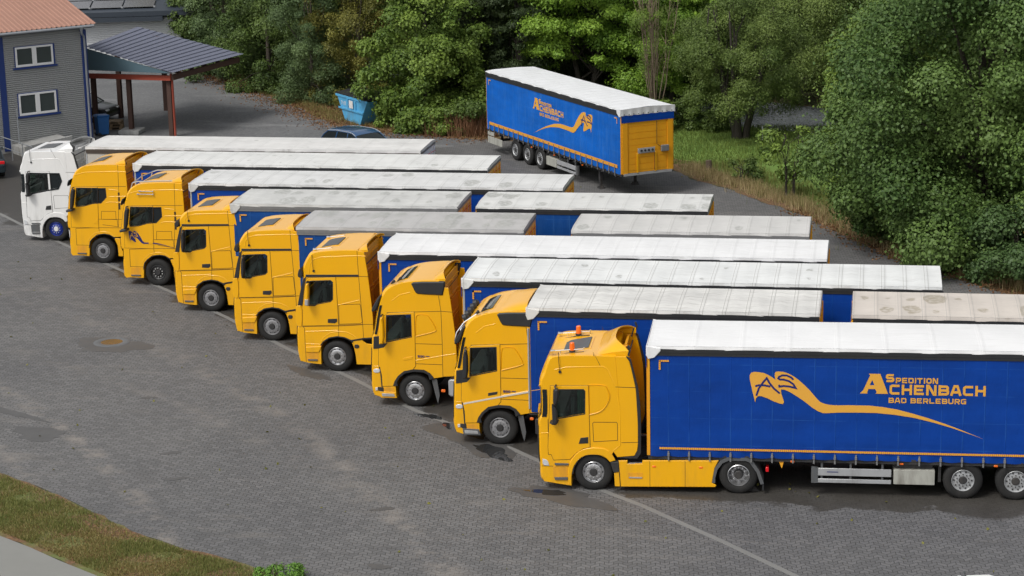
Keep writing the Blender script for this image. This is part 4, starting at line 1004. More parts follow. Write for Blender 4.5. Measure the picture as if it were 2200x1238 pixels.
def semi(i, label, tarp, cur, L=13.62, **kw):
    x, y, th, g, h = ROWS[i]
    t = T('semi_trailer', label, 'trailer', i, GS, g)
    detail = kw.pop('detail', False)
    box_body(t, L, h, 1.06 if i else 1.0, tarp, cur, seed=i, **kw)
    running_gear(t, L, [8.0, 9.31, 10.62], guards=detail or True)
    return t
t = semi(0, 'nearest blue curtain trailer with large yellow lettering, flag emblem and clean white roof', TARPS[0], m_cur, text='left', buckles='left', post=m_yel2, front=m_yel2, sag=.005)
q = MB(); q.prism([(3.32, .98), (3.50, .98), (3.43, .72)], .06, .07); q.build('pennant', m_tape, t, smooth=0)
q = MB()
text_mb('SD', 4.62, 4.63, .64, .65, .01, .02, q) if 0 else q.box(4.58, 4.86, .024, .030, .655, .675)
q.build('maker_mark', m_navy, t, smooth=0)

# 2: rigid truck and drawbar trailer
t = T('box_truck', 'yellow rigid truck with chrome lamp bar on the roof and white stripe along the door', 'truck', 1, GT)
cab(t, CAB_D, 'D', opts=('lightbar', 'reflector', 'longdeflector'))
chassis(t, -.9, 8.6, [0, 5.2, 6.5], 'front')
box_body(t, 7.91, 3.98, 1.0, TARPS[1], m_cur, x0=.837, post=m_silver, seed=21, flap=True, dark_rear_trim=False, front_blue=False)
q = MB(); q.tube([(.86, -.01, 3.4), (.86, -.01, 1.1)], .03, 6); q.build('post_strip', m_silver, t)
for far in (0, 1):
    Y = (lambda y: W-y) if far else (lambda y: y)
    q = MB(); q.box(1.0, 1.7, *sorted((Y(.0), Y(.5))), .35, .80, .03); q.build('battery_box', m_frame, t)
    q = MB(); q.box(.86, .96, *sorted((Y(-.01), Y(.03))), .77, .84, .01); q.build('marker_lamp', m_orange, t)
q = MB(); text_mb('500', .12, .33, 1.545, 1.61, -.016, -.006, q, .22); q.box(.36, .48, -.016, -.006, 1.575, 1.595); q.build('lettering', m_navy, t, smooth=0)

def drawbar(i, a, L, label, tarp, cur, **kw):
    h = ROWS[i][4]
    t = T('drawbar_trailer', label, 'trailer', i, GS, a)
    box_body(t, L, h, 1.05, tarp, cur, flap=False, seed=31+i, **kw)
    running_gear(t, L, [L*.5-.65, L*.5+.65], guards=False, legs=False)
    q = MB(); q.tube([(-.9, TW/2, .55), (.6, TW/2, .62), (3, TW/2, .72)], .07, 8); q.build('drawbar', m_frame, t)
    return t
drawbar(1, 9.60, 7.8, 'drawbar trailer with pinkish beige roof and dried puddle marks, at the right edge', TARP_P, m_cur, edge_white=.10)

# 3
t = T('tractor_unit', 'yellow tractor unit with black roof intake and yellow mirror, third cab from the right', 'truck', 2, GT)
cab(t, CAB_D, 'D', opts=('yellowmirror', 'yellowhandle'))
chassis(t, -.9, 4.5, [0, 3.75], 'chromefront')
q = MB(); text_mb('500', .12, .33, 1.545, 1.61, -.012, -.002, q, .22); q.box(.36, .48, -.012, -.002, 1.575, 1.595); q.build('lettering', m_navy, t, smooth=0)
for far in (0, 1):
    Y = (lambda y: W-y) if far else (lambda y: y)
    q = MB(); q.box(1.0, 2.7, *sorted((Y(.05), Y(.6))), .35, .88, .06); q.build('fuel_tank', m_silver, t)
    q = MB(); q.box(.80, .92, *sorted((Y(-.01), Y(.03))), .50, .58, .01); q.build('marker_lamp', m_orange, t)
semi(2, 'long curtain trailer with evenly ribbed white roof, reaching farthest towards the big maple', TARPS[2], m_cur, post=m_silver, rear=m_grey, dark_rear_trim=False, sag=.045)

# 4
t = T('tractor_unit', 'yellow tractor unit with short chrome roof horns and a yellow mirror with silver foot', 'truck', 3, GT)
cab(t, CAB_B, 'B', opts=('antenna', 'horns', 'yellowmirror', 'silverlow'))
chassis(t, -.9, 4.5, [0, 3.75], 'chromefront')
for far in (0, 1):
    Y = (lambda y: W-y) if far else (lambda y: y)
    MB().prism([(1.0, .9), (2.9, .9), (2.9, .27), (1.16, .27)], Y(.01), Y(.06), .01).build('side_skirt', m_yel, t)
semi(3, 'long curtain trailer with smooth bright white roof behind the cab with silver-footed mirror', TARPS[3], m_cur, post=m_yel2, rear=m_yel2, sag=.02)

# 5
t = T('box_truck', 'yellow rigid truck with dull grey puddle-stained body roof, fifth cab from the left', 'truck', 4, GT)
cab(t, scale_roof(CAB_B, .80), 'B', opts=('antenna', 'lowroof'))
chassis(t, -.9, 8.0, [0, 5.0, 6.3], 'front')
box_body(t, 7.49, 3.89, 1.05, TARPS[4], m_cur2, x0=.983, post=m_tape, seed=22, flap=False, rail_mat=m_strap, edge_white=.10, front_blue=False)
drawbar(4, 10.0, 7.5, 'drawbar trailer with streaky grey roof, behind the body with the dull grey roof', TARP_B, m_cur2, rail_mat=m_strap, edge_white=.08)

# 6
t = T('box_truck', 'yellow rigid truck with low cab roof and pale body roof, fourth cab from left', 'truck', 5, GT)
cab(t, scale_roof(CAB_B, .62), 'B', opts=('antenna', 'lowerroof'))
chassis(t, -.9, 8.2, [0, 5.0, 6.3], 'front')
box_body(t, 7.91, 3.87, 1.05, TARPS[5], m_cur2, x0=.92, post=m_silver, seed=23, flap=True, rail_mat=m_strap, front_blue=False)
drawbar(5, 9.45, 7.8, 'drawbar trailer with blue-edged white roof and one large grey puddle mark at its front', TARP_C, m_cur2, edge_white=.06)

# 7
t = T('tractor_unit', 'yellow tractor unit with navy flag emblem on its door and silver roof rails', 'truck', 6, GT)
cab(t, CAB_C, 'C', opts=('rails',))
chassis(t, -.9, 4.5, [0, 3.75], 'black')
e = MB(); sx, sz = .298, .37
fx = lambda x: (x-2.6)*sx-1.0; fz = lambda z: 2.07-(3.33-z)*.50 if z > 2.47 else 1.64-(2.47-z)*.25
e.prism([(fx(x), fz(z)) for x, z in SWOOSH], -.018, -.010); o = e.build('emblem_flag', m_navy, t, smooth=0)
e = MB()
for q in FLAG_A+FLAG_S: e.ribbon([(fx(x), fz(z)) for x, z in q], .018, -.022, -.017)
e.build('emblem_letters', m_yel, o, smooth=0)
semi(6, 'curtain trailer with white panelled roof ending near the lone trailer at the back', TARPS[6], m_cur, post=m_silver, sag=.03)

# 8
t = T('tractor_unit', 'yellow tractor unit with plain door and three dark side vents, next to the white cab', 'truck', 7, GT)
cab(t, CAB_C, 'C', opts=())
chassis(t, -.9, 4.5, [0, 3.75], 'front')
semi(7, 'curtain trailer with fogged white roof, second from the building', TARPS[7], m_cur, post=m_silver, sag=.03)

# 9
t = T('tractor_unit', 'white tractor unit with dark blue wheel rims, farthest left in the row', 'truck', 8, GT)
D = dict(CAB_A); D.pop('sleeper')
D['rearwin'] = [(-.17, 2.77), (.30, 2.77), (.38, 2.48), (.22, 2.20), (-.17, 2.12)]
cab(t, D, 'A', body=m_white, seam=m_seamw, opts=('antenna', 'blackpanel'))
chassis(t, -.9, 4.5, [0, 3.75], 'blue')
semi(8, 'pale walled trailer with wavy white roof, farthest back beside the canopy', TARPS[8], m_curw, post=m_silver, front=m_curw, rear=m_white, rail_mat=paint('brown_rail', (.06, .045, .035), .6), flap=False, tape=False, edge_white=.10)

# lone trailer standing at the back on its landing legs
t = thing('semi_trailer', 'lone uncoupled blue trailer with yellow front wall standing apart at the grass edge', 'trailer', (-8.52, 90.28, 0), R(125.06), GS)
box_body(t, 13.62, 3.88, 1.09, TARP_S, m_cur3, text='right', buckles='right', post=m_yel2, front=m_yel2, seed=41, sag=.02, edge_white=.05, rail_h=.24, flap=False, tape_dz=.40)
running_gear(t, 13.62, [8.03, 9.34, 10.65])
q = MB(); q.grid(lambda u, v: (-.05-.01*math.sin(u*40)*v, -.04+(TW+.08)*u, 3.90-.27*v+.035*(1-(2*u-1)**2)*(1-v)), 40, 4); q.build('tarp_front_flap', TARP_S, t, smooth=60)
for y in (-.045, TW+.045):
    q = MB(); q.prism([(-.05, 3.90), (.30, 3.86), (.28, 3.74), (.08, 3.58), (-.05, 3.60)], y-.01, y+.01); q.build('tarp_corner', TARP_S, t)
q = MB()
for k in range(11): q.cyl((-.075, .12+k*.23, 3.68), (-.055, .12+k*.23, 3.68), .02, n=8)
q.build('eyelet', m_black, t)['kind'] = 'stuff'
q = MB(); q.box(-.075, -.05, .95, 1.78, 1.95, 2.18, .02); q.build('connection_panel', m_silver, t)
q = MB()
for k in range(4): q.cyl((-.12, 1.08+k*.18, 2.07), (-.075, 1.08+k*.18, 2.07), .05, n=10)
q.build('coupling', m_frame, t)
q = MB(); q.box(-.15, -.05, .30, .66, 1.95, 2.22, .02); q.build('control_box', m_strap, t)
q = MB(); q.tube([(-.06, .85, 3.30), (-.06, .85, 2.30), (-.06, .70, 2.18), (-.06, .60, 2.12)], .012, 5); q.tube([(-.06, .95, 1.95), (-.06, .95, 1.15)], .015, 5); q.build('cable', m_black, t)
q = MB()
for yy in (.92, 1.80): q.box(-.07, -.045, yy-.04, yy+.04, 1.12, 1.98, .01)
q.build('front_rib', m_yel, t)
q = MB(); q.box(-.05, -.01, .1, TW-.1, 1.02, 1.12); q.build('front_sill', m_silver, t, smooth=0)
for y in (TW-.02, .02):
    q = MB(); a, b = sorted((y, y-.03 if y > 1 else y+.03)); q.box(12.0, 13.6, a, b, .42, .75, .01); q.box(12.9, 13.6, a, b, .80, .98, .01); q.build('rear_side_guard', m_box, t)
# ------------------------------------------------------------------ ground, yard, verges
def smooth01(t): t = max(0, min(1, t)); return t*t*(3-2*t)
def river_d(x, y):   # signed distance from the river centre line
    ax, ay, bx, by = -9.0, 115.0, -2.0, 110.2; L = math.hypot(bx-ax, by-ay)
    return abs((x-ax)*(by-ay)-(y-ay)*(bx-ax))/L
def ground_z(x, y): return -.95*(1-smooth01((river_d(x, y)-3.0)/2.2))

def mat_ground():
    k = NT('forest_floor'); v = k.coord(); n = k.noise(v, .35, 6, .65); n2 = k.noise(v, 3.5, 4)
    c = k.mix(k.ramp(n, .3, .7), (.05, .042, .022), (.045, .065, .02)); c = k.mix(k.ramp(n2, .5, .75), c, (.12, .075, .035))
    k.col(c); k.rough(.95); k.bump(n2, .6, .05); return k.m
def mat_meadow():
    k = NT('meadow'); v = k.coord(); n = k.noise(v, .5, 5, .6); n2 = k.noise(v, 6, 4, .7)
    c = k.mix(k.ramp(n, .3, .7), (.085, .17, .022), (.17, .27, .05)); c = k.mix(k.ramp(n2, .45, .8), c, (.16, .22, .06))
    k.col(c); k.rough(.95); k.bump(n2, .8, .05); return k.m
def mat_litter(name='leaf_litter', green=.35):
    k = NT(name); v = k.coord(); n = k.noise(v, .8, 5, .6); n2 = k.noise(v, 9, 4, .7); n3 = k.noise(v, 3, 3)
    c = k.mix(k.ramp(n2, .35, .7), (.07, .045, .025), (.25, .13, .06))
    c = k.mix(k.math('MULTIPLY', k.ramp(n, .45, .62), green*2, clamp=True), c, k.mix(n3, (.07, .10, .02), (.17, .17, .06)))
    k.col(c); k.rough(.95); k.bump(n2, .8, .04); return k.m
def mat_pavers():
    k = NT('block_paving'); v = k.coord(); s = k.sep(v)
    w = k.mapping(v, rot=(0, 0, R(-7))); ws = k.sep(w)
    zig = k.math('PINGPONG', ws[0], .22)
    vv = k.comb(ws[0], k.math('ADD', ws[1], k.math('MULTIPLY', zig, .75)), 0)
    br = k.n('TexBrick'); br.offset = .5; k.l(vv, br.inputs['Vector'])
    for a, b in (('Scale', 1.0), ('Mortar Size', .011), ('Mortar Smooth', .3), ('Bias', 0.0), ('Brick Width', .22), ('Row Height', .165)): br.inputs[a].default_value = b
    br.inputs['Color1'].default_value = (.148, .147, .147, 1); br.inputs['Color2'].default_value = (.108, .108, .108, 1); br.inputs['Mortar'].default_value = (.056, .055, .054, 1)
    c = br.outputs[0]
    big = k.noise(v, .11, 5, .6); mid = k.noise(k.mapping(v, rot=(0, 0, R(35)), scale=(.5, 2.2, 1)), .5, 5, .7)
    c = k.mix(1.0, c, k.mix(k.ramp(big, .3, .7), (.78, .78, .80), (1.12, 1.10, 1.08)), 'MULTIPLY')
    pal = k.math('MULTIPLY', k.ramp(mid, .56, .74), .45, clamp=True)
    c = k.mix(pal, c, (.225, .205, .185))
    drk = k.math('MULTIPLY', k.ramp(k.noise(k.mapping(v, rot=(0, 0, R(-30)), scale=(.6, 1.8, 1), loc=(31, 7, 0)), .8, 5, .7), .60, .72), .45, clamp=True)
    c = k.mix(drk, c, (.065, .063, .062))
    # worn tyre tracks: wide arcs swinging through the yard
    for (cx, cy, rr, wd, st) in ((-68.9, 17.2, 60.0, .42, .6), (-68.9, 17.2, 57.9, .35, .4), (-68.9, 17.2, 65.7, .5, .25), (-60, 12, 61, .5, .2), (-95, 0, 97, .5, .2)):
        d = k.math('SQRT', k.math('ADD', k.math('POWER', k.math('SUBTRACT', s[0], cx), 2), k.math('POWER', k.math('SUBTRACT', s[1], cy), 2)))
        f = k.ramp(k.math('ABSOLUTE', k.math('SUBTRACT', d, rr)), wd, .05)
        f = k.math('MULTIPLY', k.math('MULTIPLY', f, k.ramp(k.noise(v, .9, 4, .7), .45, .62), clamp=True), st, clamp=True)
        c = k.mix(f, c, (.27, .24, .21))
    # damp, oily standing area behind the drain and along the wheels
    nz = k.math('MULTIPLY', k.math('SUBTRACT', k.noise(v, .55, 5, .6), .5), 3.6)
    d1 = k.math('ADD', k.math('MULTIPLY', k.math('ADD', s[0], 36.9), .729), k.math('MULTIPLY', k.math('SUBTRACT', s[1], 84.4), .684))
    d2 = k.math('SUBTRACT', s[1], 51.6)
    dd = k.math('ADD', k.math('MINIMUM', d1, d2), nz)
    wet = k.math('MULTIPLY', k.ramp(dd, -.12, .12), k.ramp(k.noise(v, .16, 2), .10, .30), clamp=True)
    far = k.ramp(k.math('ADD', s[0], k.math('MULTIPLY', s[1], .78)), 58.5, 54.5)   # fades out on the open strip behind
    wet = k.math('MULTIPLY', wet, far, clamp=True)
    c = k.mix(k.math('MULTIPLY', wet, .86), c, k.mix(k.noise(v, 2.5, 4), (.030, .027, .023), (.062, .056, .048)))
    k.col(c); k.rough(k.math('SUBTRACT', .85, k.math('MULTIPLY', wet, .35)))
    h = k.math('ADD', br.outputs[1], k.math('MULTIPLY', k.noise(v, 14, 3), -.3)); nd = k.math('MULTIPLY', h, -1)
    k.bump(nd, .55, .015); return k.m
def mat_asphalt(name='asphalt', a=(.085, .087, .092), b=(.135, .136, .14)):
    k = NT(name); v = k.coord(); n = k.noise(v, .25, 5, .65); n2 = k.noise(v, 7, 4, .75)
    c = k.mix(k.ramp(n, .3, .7), a, b); c = k.mix(k.math('MULTIPLY', k.ramp(n2, .48, .72), .7), c, (.24, .24, .23)); c = k.mix(k.math('MULTIPLY', k.ramp(k.noise(v, 2.3, 5, .7), .5, .7), .5), c, (.06, .06, .065))
    lt = k.math('MULTIPLY', k.ramp(k.noise(k.mapping(v, scale=(.5, 1.2, 1), loc=(5, 3, 0)), .22, 4, .6), .60, .70), .5, clamp=True)
    c = k.mix(lt, c, (.27, .27, .27)); k.col(c); k.rough(.8); k.bump(n2, .5, .02); return k.m

G = MB()
xs = [-1500, -500, -200, -110]+[-75+1.25*i for i in range(85)]+[60, 120, 300, 1500]
ys = [-400, 0, 30]+[50+2.5*i for i in range(19)]+[97+.8*i for i in range(38)]+[130, 150, 200, 400, 1500]
vs = [(x, y, ground_z(x, y)) for y in ys for x in xs]; k_ = len(xs)
G.add(vs, [(j*k_+i, j*k_+i+1, (j+1)*k_+i+1, (j+1)*k_+i) for j in range(len(ys)-1) for i in range(k_-1)])
tag(G.build('ground', mat_ground(), smooth=80), kind='structure')

def wobble(pts, step=.8, amp=.12, seed=1, closed=True):
    r = random.Random(seed); out = []; n = len(pts)
    for i in range(n if closed else n-1):
        a, b = pts[i], pts[(i+1) % n]; L = math.hypot(b[0]-a[0], b[1]-a[1]); m = max(1, min(60, int(L/step)))
        for q in range(m):
            t = q/m; out.append((a[0]+(b[0]-a[0])*t+r.uniform(-amp, amp), a[1]+(b[1]-a[1])*t+r.uniform(-amp, amp)))
    if not closed: out.append(pts[-1])
    return out
def sheet(name, pts, z, mat, kind='structure'):
    m = MB(); tri = tessellate_polygon([[Vector((x, y, 0)) for x, y in pts]])
    m.add([(x, y, z) for x, y in pts], [tuple(t) for t in tri]); o = m.build(name, mat, smooth=0)
    me = o.data
    if me.polygons and sum(p.normal.z for p in me.polygons) < 0:
        bm = bmesh.new(); bm.from_mesh(me); bmesh.ops.reverse_faces(bm, faces=bm.faces[:]); bm.to_mesh(me); bm.free()
    return tag(o, kind=kind) if kind else o
YARD_FAR = [(12, 62), (5.2, 73.3), (3.7, 75.1), (2.1, 77.1), (.4, 79.5), (-1.7, 83.8), (-3.3, 87.0), (-5.0, 89.4), (-6.4, 91.6), (-7.7, 93.1), (-8.9, 95.4), (-14, 101), (-19, 103), (-21.3, 103.4), (-24.5, 104.7), (-27.7, 106.6), (-31.3, 112.4), (-36.1, 119.8), (-40, 125.5), (-50, 138), (-80, 140)]
YARD_NEAR = [(-80, 90), (-36, 60.5), (-30, 56.6), (-23.3, 51.9), (-21.4, 50.6), (-19.6, 49.2), (-17.8, 47.7), (-16.4, 46.9), (-15.0, 46.3), (-13.6, 45.5), (-9, 42.5), (2, 36), (30, 20), (30, 45)]
yard = wobble(YARD_NEAR[:-1], .5, .05, 3, False)+wobble([(30, 45)]+YARD_FAR, .6, .13, 4, False)
sheet('paved_yard', yard, .004, mat_pavers())
asp = [(-80, 92), (-44.5, 99.5), (-38.5, 100.2), (-33, 101.4), (-27, 101.0), (-22.3, 100.2), (-20.4, 100.9), (-19.9, 103.1), (-21.3, 103.4), (-24.5, 104.7), (-27.7, 106.6), (-31.3, 112.4), (-36.1, 119.8), (-40, 125.5), (-50, 138), (-80, 140)]
sheet('asphalt_yard', wobble(asp, .6, .13, 4), .009, mat_asphalt())
# meadow and verges
mead = [(-10.5, 97.5), (-9.3, 98.2), (-8.1, 96.5), (-6.6, 94.0), (-5.2, 91.4), (-3.4, 88.0), (-1.6, 84.9), (.4, 82.0), (5, 78), (16, 74), (14, 92), (2, 102), (-3, 105.3), (-9.5, 108.8), (-13.5, 108.6), (-14, 103.5)]
sheet('meadow', wobble(mead, .7, .15, 8), .006, mat_meadow())
vo = [(9, 70.5), (3.8, 78.1), (.4, 83.0), (-1.6, 85.6), (-3.4, 88.7), (-5.2, 92.3), (-6.6, 94.9), (-8.1, 97.2), (-9.3, 98.8), (-14.5, 103.3), (-19, 105.5), (-22, 106), (-25, 107.3), (-28.0, 110.2), (-30.5, 114.1), (-34.1, 118.8), (-38.3, 124.8), (-42, 128)]
vi = [(x+.05, y-.05) for x, y in YARD_FAR[1:19]]+[(-41, 126.6)]
sheet('verge', wobble(vo, .5, .16, 9, False)+wobble(list(reversed(vi)), .5, .12, 10, False), .012, mat_litter(green=.22))
# foreground grass strip, footpath and road corner
fge = [(-36, 60.5), (-30, 56.6), (-23.3, 51.9), (-21.4, 50.6), (-19.6, 49.2), (-17.8, 47.7), (-16.4, 46.9), (-15.0, 46.3), (-13.6, 45.5), (-9, 42.5), (2, 36)]
pth = [(-34, 55.2), (-21.4, 47.3), (-20.3, 46.6), (-19.2, 45.8), (-18.0, 45.0), (-12, 41), (0, 33)]
sheet('grass_strip', wobble(fge, .4, .06, 5, False)+wobble(list(reversed(pth)), .4, .05, 6, False), .010, mat_litter('strip_soil', .55))
sheet('footpath', pth+[(-1, 31.5), (-13.4, 39.2), (-19.3, 43.15), (-20.4, 44.95), (-23.4, 46.9), (-35.5, 53.6)], .014, paint('path_concrete', (.215, .215, .20), .9, .12, 1.2, bump=.3))
sheet('road', [(-35.7, 53.3), (-23.5, 46.6), (-20.55, 44.8), (-19.45, 43.0), (-13.5, 39.0), (-1.1, 31.3), (-3, 20), (-60, 20)], .016, mat_asphalt('road_asphalt', (.04, .04, .042), (.07, .07, .07)))

# drain channel along the parked fronts
chn = [(-60, 108), (-45, 92.8), (-36.9, 84.4), (-34.5, 81.7), (-28.7, 75.5), (-25.0, 71.7), (-22.0, 68.5), (-18.8, 64.8), (-15.7, 61.5), (-13.2, 58.6), (-9.7, 55.3), (-6.6, 52.0), (-5.7, 51.2), (-3.4, 48.8), (-1.6, 46.8), (1.5, 43.4), (6, 38)]
q = MB(); q.ribbon(chn, .17, 0, .004); q.v = [(x, z, .006+y) for x, y, z in q.v]
tag(q.build('drainage_channel', paint('channel_concrete', (.19, .188, .18), .85, .2, .6, bump=.3), smooth=0), kind='structure')

# manhole with rusty water standing in it
mh = thing('manhole_cover', 'round manhole in the paving filled with rust-brown water', 'manhole', (-24.8, 64.95, 0))
q = MB(); q.lathe([(.36, .010), (.38, .022), (.55, .024), (.60, .010), (.60, .004)], (0, 0, 0), 'z', 40); q.build('frame', paint('manhole_concrete', (.12, .125, .13), .6, .2, 3), mh)
q = MB(); q.lathe([(.0, .013), (.37, .013)], (0, 0, 0), 'z', 40); q.build('standing_water', paint('rust_water', (.085, .047, .018), .2, .25, 2), mh)
def blob(name, cx, cy, rx, ry, rot, seed, mat, z=.0085, label=None, cat=None):
    r = random.Random(seed); n = 44; ph = [r.uniform(0, 6.28) for _ in range(5)]; pts = []
    for i in range(n):
        a = 2*math.pi*i/n; rr = 1+.22*math.sin(2*a+ph[0])+.16*math.sin(3*a+ph[1])+.09*math.sin(7*a+ph[2])+.06*math.sin(11*a+ph[3])
        x, y = rx*rr*math.cos(a), ry*rr*math.sin(a); pts.append((cx+x*math.cos(rot)-y*math.sin(rot), cy+x*math.sin(rot)+y*math.cos(rot)))
    o = sheet(name, pts, z, mat, None); return tag(o, kind='structure')
m_wet = paint('damp_stain', (.084, .082, .080), .55, .25, 2)
m_pud = paint('puddle_water', (.030, .031, .032), .04, .2, 2)
for i, (cx, cy, rx, ry, rt) in enumerate(((-24.7, 64.6, 1.25, .85, .1), (-27.5, 57.9, 1.6, .18, -.65), (-25.0, 57.1, 1.3, .16, -.55), (-23.5, 55.3, .9, .5, -.2), (-21.5, 59.0, .25, .1, 0), (-18.3, 51.9, .3, .12, .3), (-19.1, 54.0, .3, .12, .2), (-12.2, 50.2, .3, .12, .2), (-11.4, 46.3, .3, .15, .1), (-17.3, 62.0, .9, .3, -.7), (-10.9, 56.0, 1.6, .8, -.75), (-7.8, 51.6, 1.4, .5, -.3))):
    blob('damp_stain', cx, cy, rx, ry, rt, 50+i, m_wet, .0085+i*.0003)
for i, (cx, cy, rx, ry, rt) in enumerate(((-11.3, 56.8, .75, .35, -.7), (-10.2, 55.0, .8, .3, -.75), (-12.6, 58.0, .4, .18, -.5), (-8.2, 51.9, .5, .2, 0))):
    blob('puddle', cx, cy, rx, ry, rt, 80+i, m_pud, .0135+i*.0003)

# river
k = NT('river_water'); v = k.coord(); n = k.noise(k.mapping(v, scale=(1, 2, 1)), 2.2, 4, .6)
k.col((.15, .165, .175)); k.rough(.22); k.bump(n, 1.0, .25); k.b.inputs['Specular IOR Level'].default_value = .8  # base colour lightened to stand in for the reflected sky
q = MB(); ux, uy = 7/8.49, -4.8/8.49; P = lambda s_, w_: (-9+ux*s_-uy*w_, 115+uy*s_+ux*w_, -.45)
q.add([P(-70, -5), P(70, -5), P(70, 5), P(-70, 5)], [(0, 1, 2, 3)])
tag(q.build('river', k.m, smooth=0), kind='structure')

# ------------------------------------------------------------------ building with ribbed grey cladding
m_clad = paint('grey_cladding', (.34, .345, .34), .5, .08, .5, metal=.1, dirt=.15)
m_blue = paint('blue_trim', (.012, .035, .16), .5, .1, 1)
m_roofred = paint('faded_red_roof', (.34, .18, .13), .6, .22, .6, dirt=.3, dirtcol=(.30, .15, .11))
m_slate = paint('slate_roof', (.115, .125, .17), .65, .12, .6)
m_lead = paint('dark_fascia', (.035, .045, .06), .5, .15, 1)
m_rust = paint('oxide_red_steel', (.30, .055, .03), .6, .2, 1.5)
m_brown = paint('dark_brown_steel', (.07, .035, .025), .7, .2, 1.5)
m_conc = paint('concrete', (.33, .33, .32), .85, .15, 1, dirt=.4)
m_galv = paint('galvanised', (.40, .42, .44), .4, .12, 2, metal=.6)

bl = thing('office_building', 'two storey building with ribbed grey cladding, blue trim and faded reddish metal roof', 'building', (-42.1, 98.1, 0), R(45))
def ribbed(m, s0, s1, z0, z1, y, pitch=.10, amp=.055, dirn=-1):
    n = int((z1-z0)/pitch); vs = []; prof = []
    for i in range(n):
        z = z0+i*pitch; prof += [(0, z), (1, z+pitch*.14), (1, z+pitch*.58), (0, z+pitch*.72)]
    for d, z in prof: vs += [(s0, y+dirn*amp*d, z), (s1, y+dirn*amp*d, z)]
    m.add(vs, [(2*i, 2*i+1, 2*i+3, 2*i+2) for i in range(len(prof)-1)])
q = MB(); q.box(-12, 4.45, .02, 9, 0, 5.95); q.build('wall', m_clad, bl, smooth=0)
q = MB(); ribbed(q, .12, 4.2, .25, 5.72, 0); ribbed(q, -11.8, -.2, .25, 5.72, 0); q.build('cladding', m_clad, bl, smooth=0)
q = MB(); q.box(4.2, 4.5, -.065, .02, .1, 5.72); q.build('corner_trim', m_blue, bl, smooth=0)
q = MB(); q.box(-.2, .12, -.065, .02, .1, 5.72); q.build('corner_trim', m_blue, bl, smooth=0)
q = MB(); q.box(-11.8, 4.5, -.03, .02, .0, .25); q.build('plinth', m_conc, bl, smooth=0)
for z0, z1 in ((4.18, 5.16), (1.78, 2.86)):
    q = MB(); q.box(.62, 2.74, -.06, .0, z0-.0, z0+.0) if 0 else None
    t_ = MB(); t_.box(.65, .69, -.09, .0, z0, z1+.02); t_.box(2.66, 2.76, -.09, .0, z0, z1+.02); t_.box(.65, 2.76, -.092, .0, z1+.0, z1+.03); w_ = t_.build('window', m_blue, bl, smooth=0)
    t_ = MB(); t_.box(.54, 2.84, -.15, .0, z0-.11, z0-.02); t_.build('sill', m_blue, w_, smooth=0)
    t_ = MB(); y0, y1 = -.115, -.05; t_.box(.69, 2.66, y0, y1, z0, z0+.11); t_.box(.69, 2.66, y0, y1, z1-.09, z1); t_.box(.69, .78, y0, y1, z0+.11, z1-.09); t_.box(2.57, 2.66, y0, y1, z0+.11, z1-.09); t_.box(1.56, 1.79, y0, y1, z0+.11, z1-.09); t_.build('frame', m_white, w_, smooth=0)
    for a, b in ((.78, 1.56), (1.79, 2.57)):
        t_ = MB(); t_.box(a, b, -.08, -.066, z0+.11, z1-.09); t_.build('pane', paint('office_glass', (.05, .062, .06), .12, .2, 1), w_, smooth=0)
def corr(s0, s1, d, z0, rise, pitch=.26, amp=.035, flat=.55):
    m = MB(); vs = []; s = s0
    prof = []
    while s < s1: prof += [(s, 0), (s+pitch*flat, 0), (s+pitch*(flat+.12), amp), (s+pitch*.88, amp)]; s += pitch
    n = 5
    for k in range(n+1):
        for a, h in prof: vs.append((a, d[0]+(d[1]-d[0])*k/n, z0+rise*k/n+h))
    L_ = len(prof); m.add(vs, [(k*L_+i, k*L_+i+1, (k+1)*L_+i+1, (k+1)*L_+i) for k in range(n) for i in range(L_-1)]); return m
rf = corr(-12.2, 4.75, (-.38, 5.0), 5.98, 1.45).build('roof', m_roofred, bl, smooth=0)
q = MB(); q.prism([(-.33, 5.93), (5.0, 7.37), (5.0, 7.27), (-.33, 5.80)], -12.1, 4.72); q.v = [(y, x, z) for x, y, z in q.v]; q.build('roof_board', m_lead, bl, smooth=0)
q = MB(); q.tube([(-12.2, -.42, 5.90), (4.78, -.42, 5.90)], .07, 10); q.build('gutter', m_galv, bl)
q = MB(); q.cyl((4.12, -.40, 5.86), (4.12, -.38, 5.66), .10, .055, 12); q.tube([(4.12, -.38, 5.68), (4.15, -.34, 5.55), (4.33, -.14, 5.38), (4.36, -.11, 5.2), (4.36, -.11, .15)], .055, 10); q.build('downpipe', m_galv, bl)
# ramp with railing along the wall
q = MB(); q.prism([(.1, 0), (2.6, 0), (2.6, .80), (.1, .55)], -1.85, -1.7); q.build('ramp_wall', m_conc, bl, smooth=0)
q = MB(); q.prism([(.12, 0.01), (2.58, 0.01), (2.58, .65), (.12, .42)], -1.7, -.08); q.build('ramp', m_conc, bl, smooth=0)
q = MB()
for a in (-.4, -2.0, -3.3, -4.5): q.tube([(-.62, a, 0), (-.62, a, 1.0)], .025, 6)
q.tube([(-.62, -.4, 1.0), (-.62, -4.5, 1.0)], .028, 6); q.tube([(-.62, -.4, .5), (-.62, -4.5, .5)], .02, 6)
q.build('railing', m_galv, bl)
q = MB(); q.tube([(.45, -.35, .1), (.45, -.35, 2.2)], .035, 8); q.build('vent_pipe', m_galv, bl)

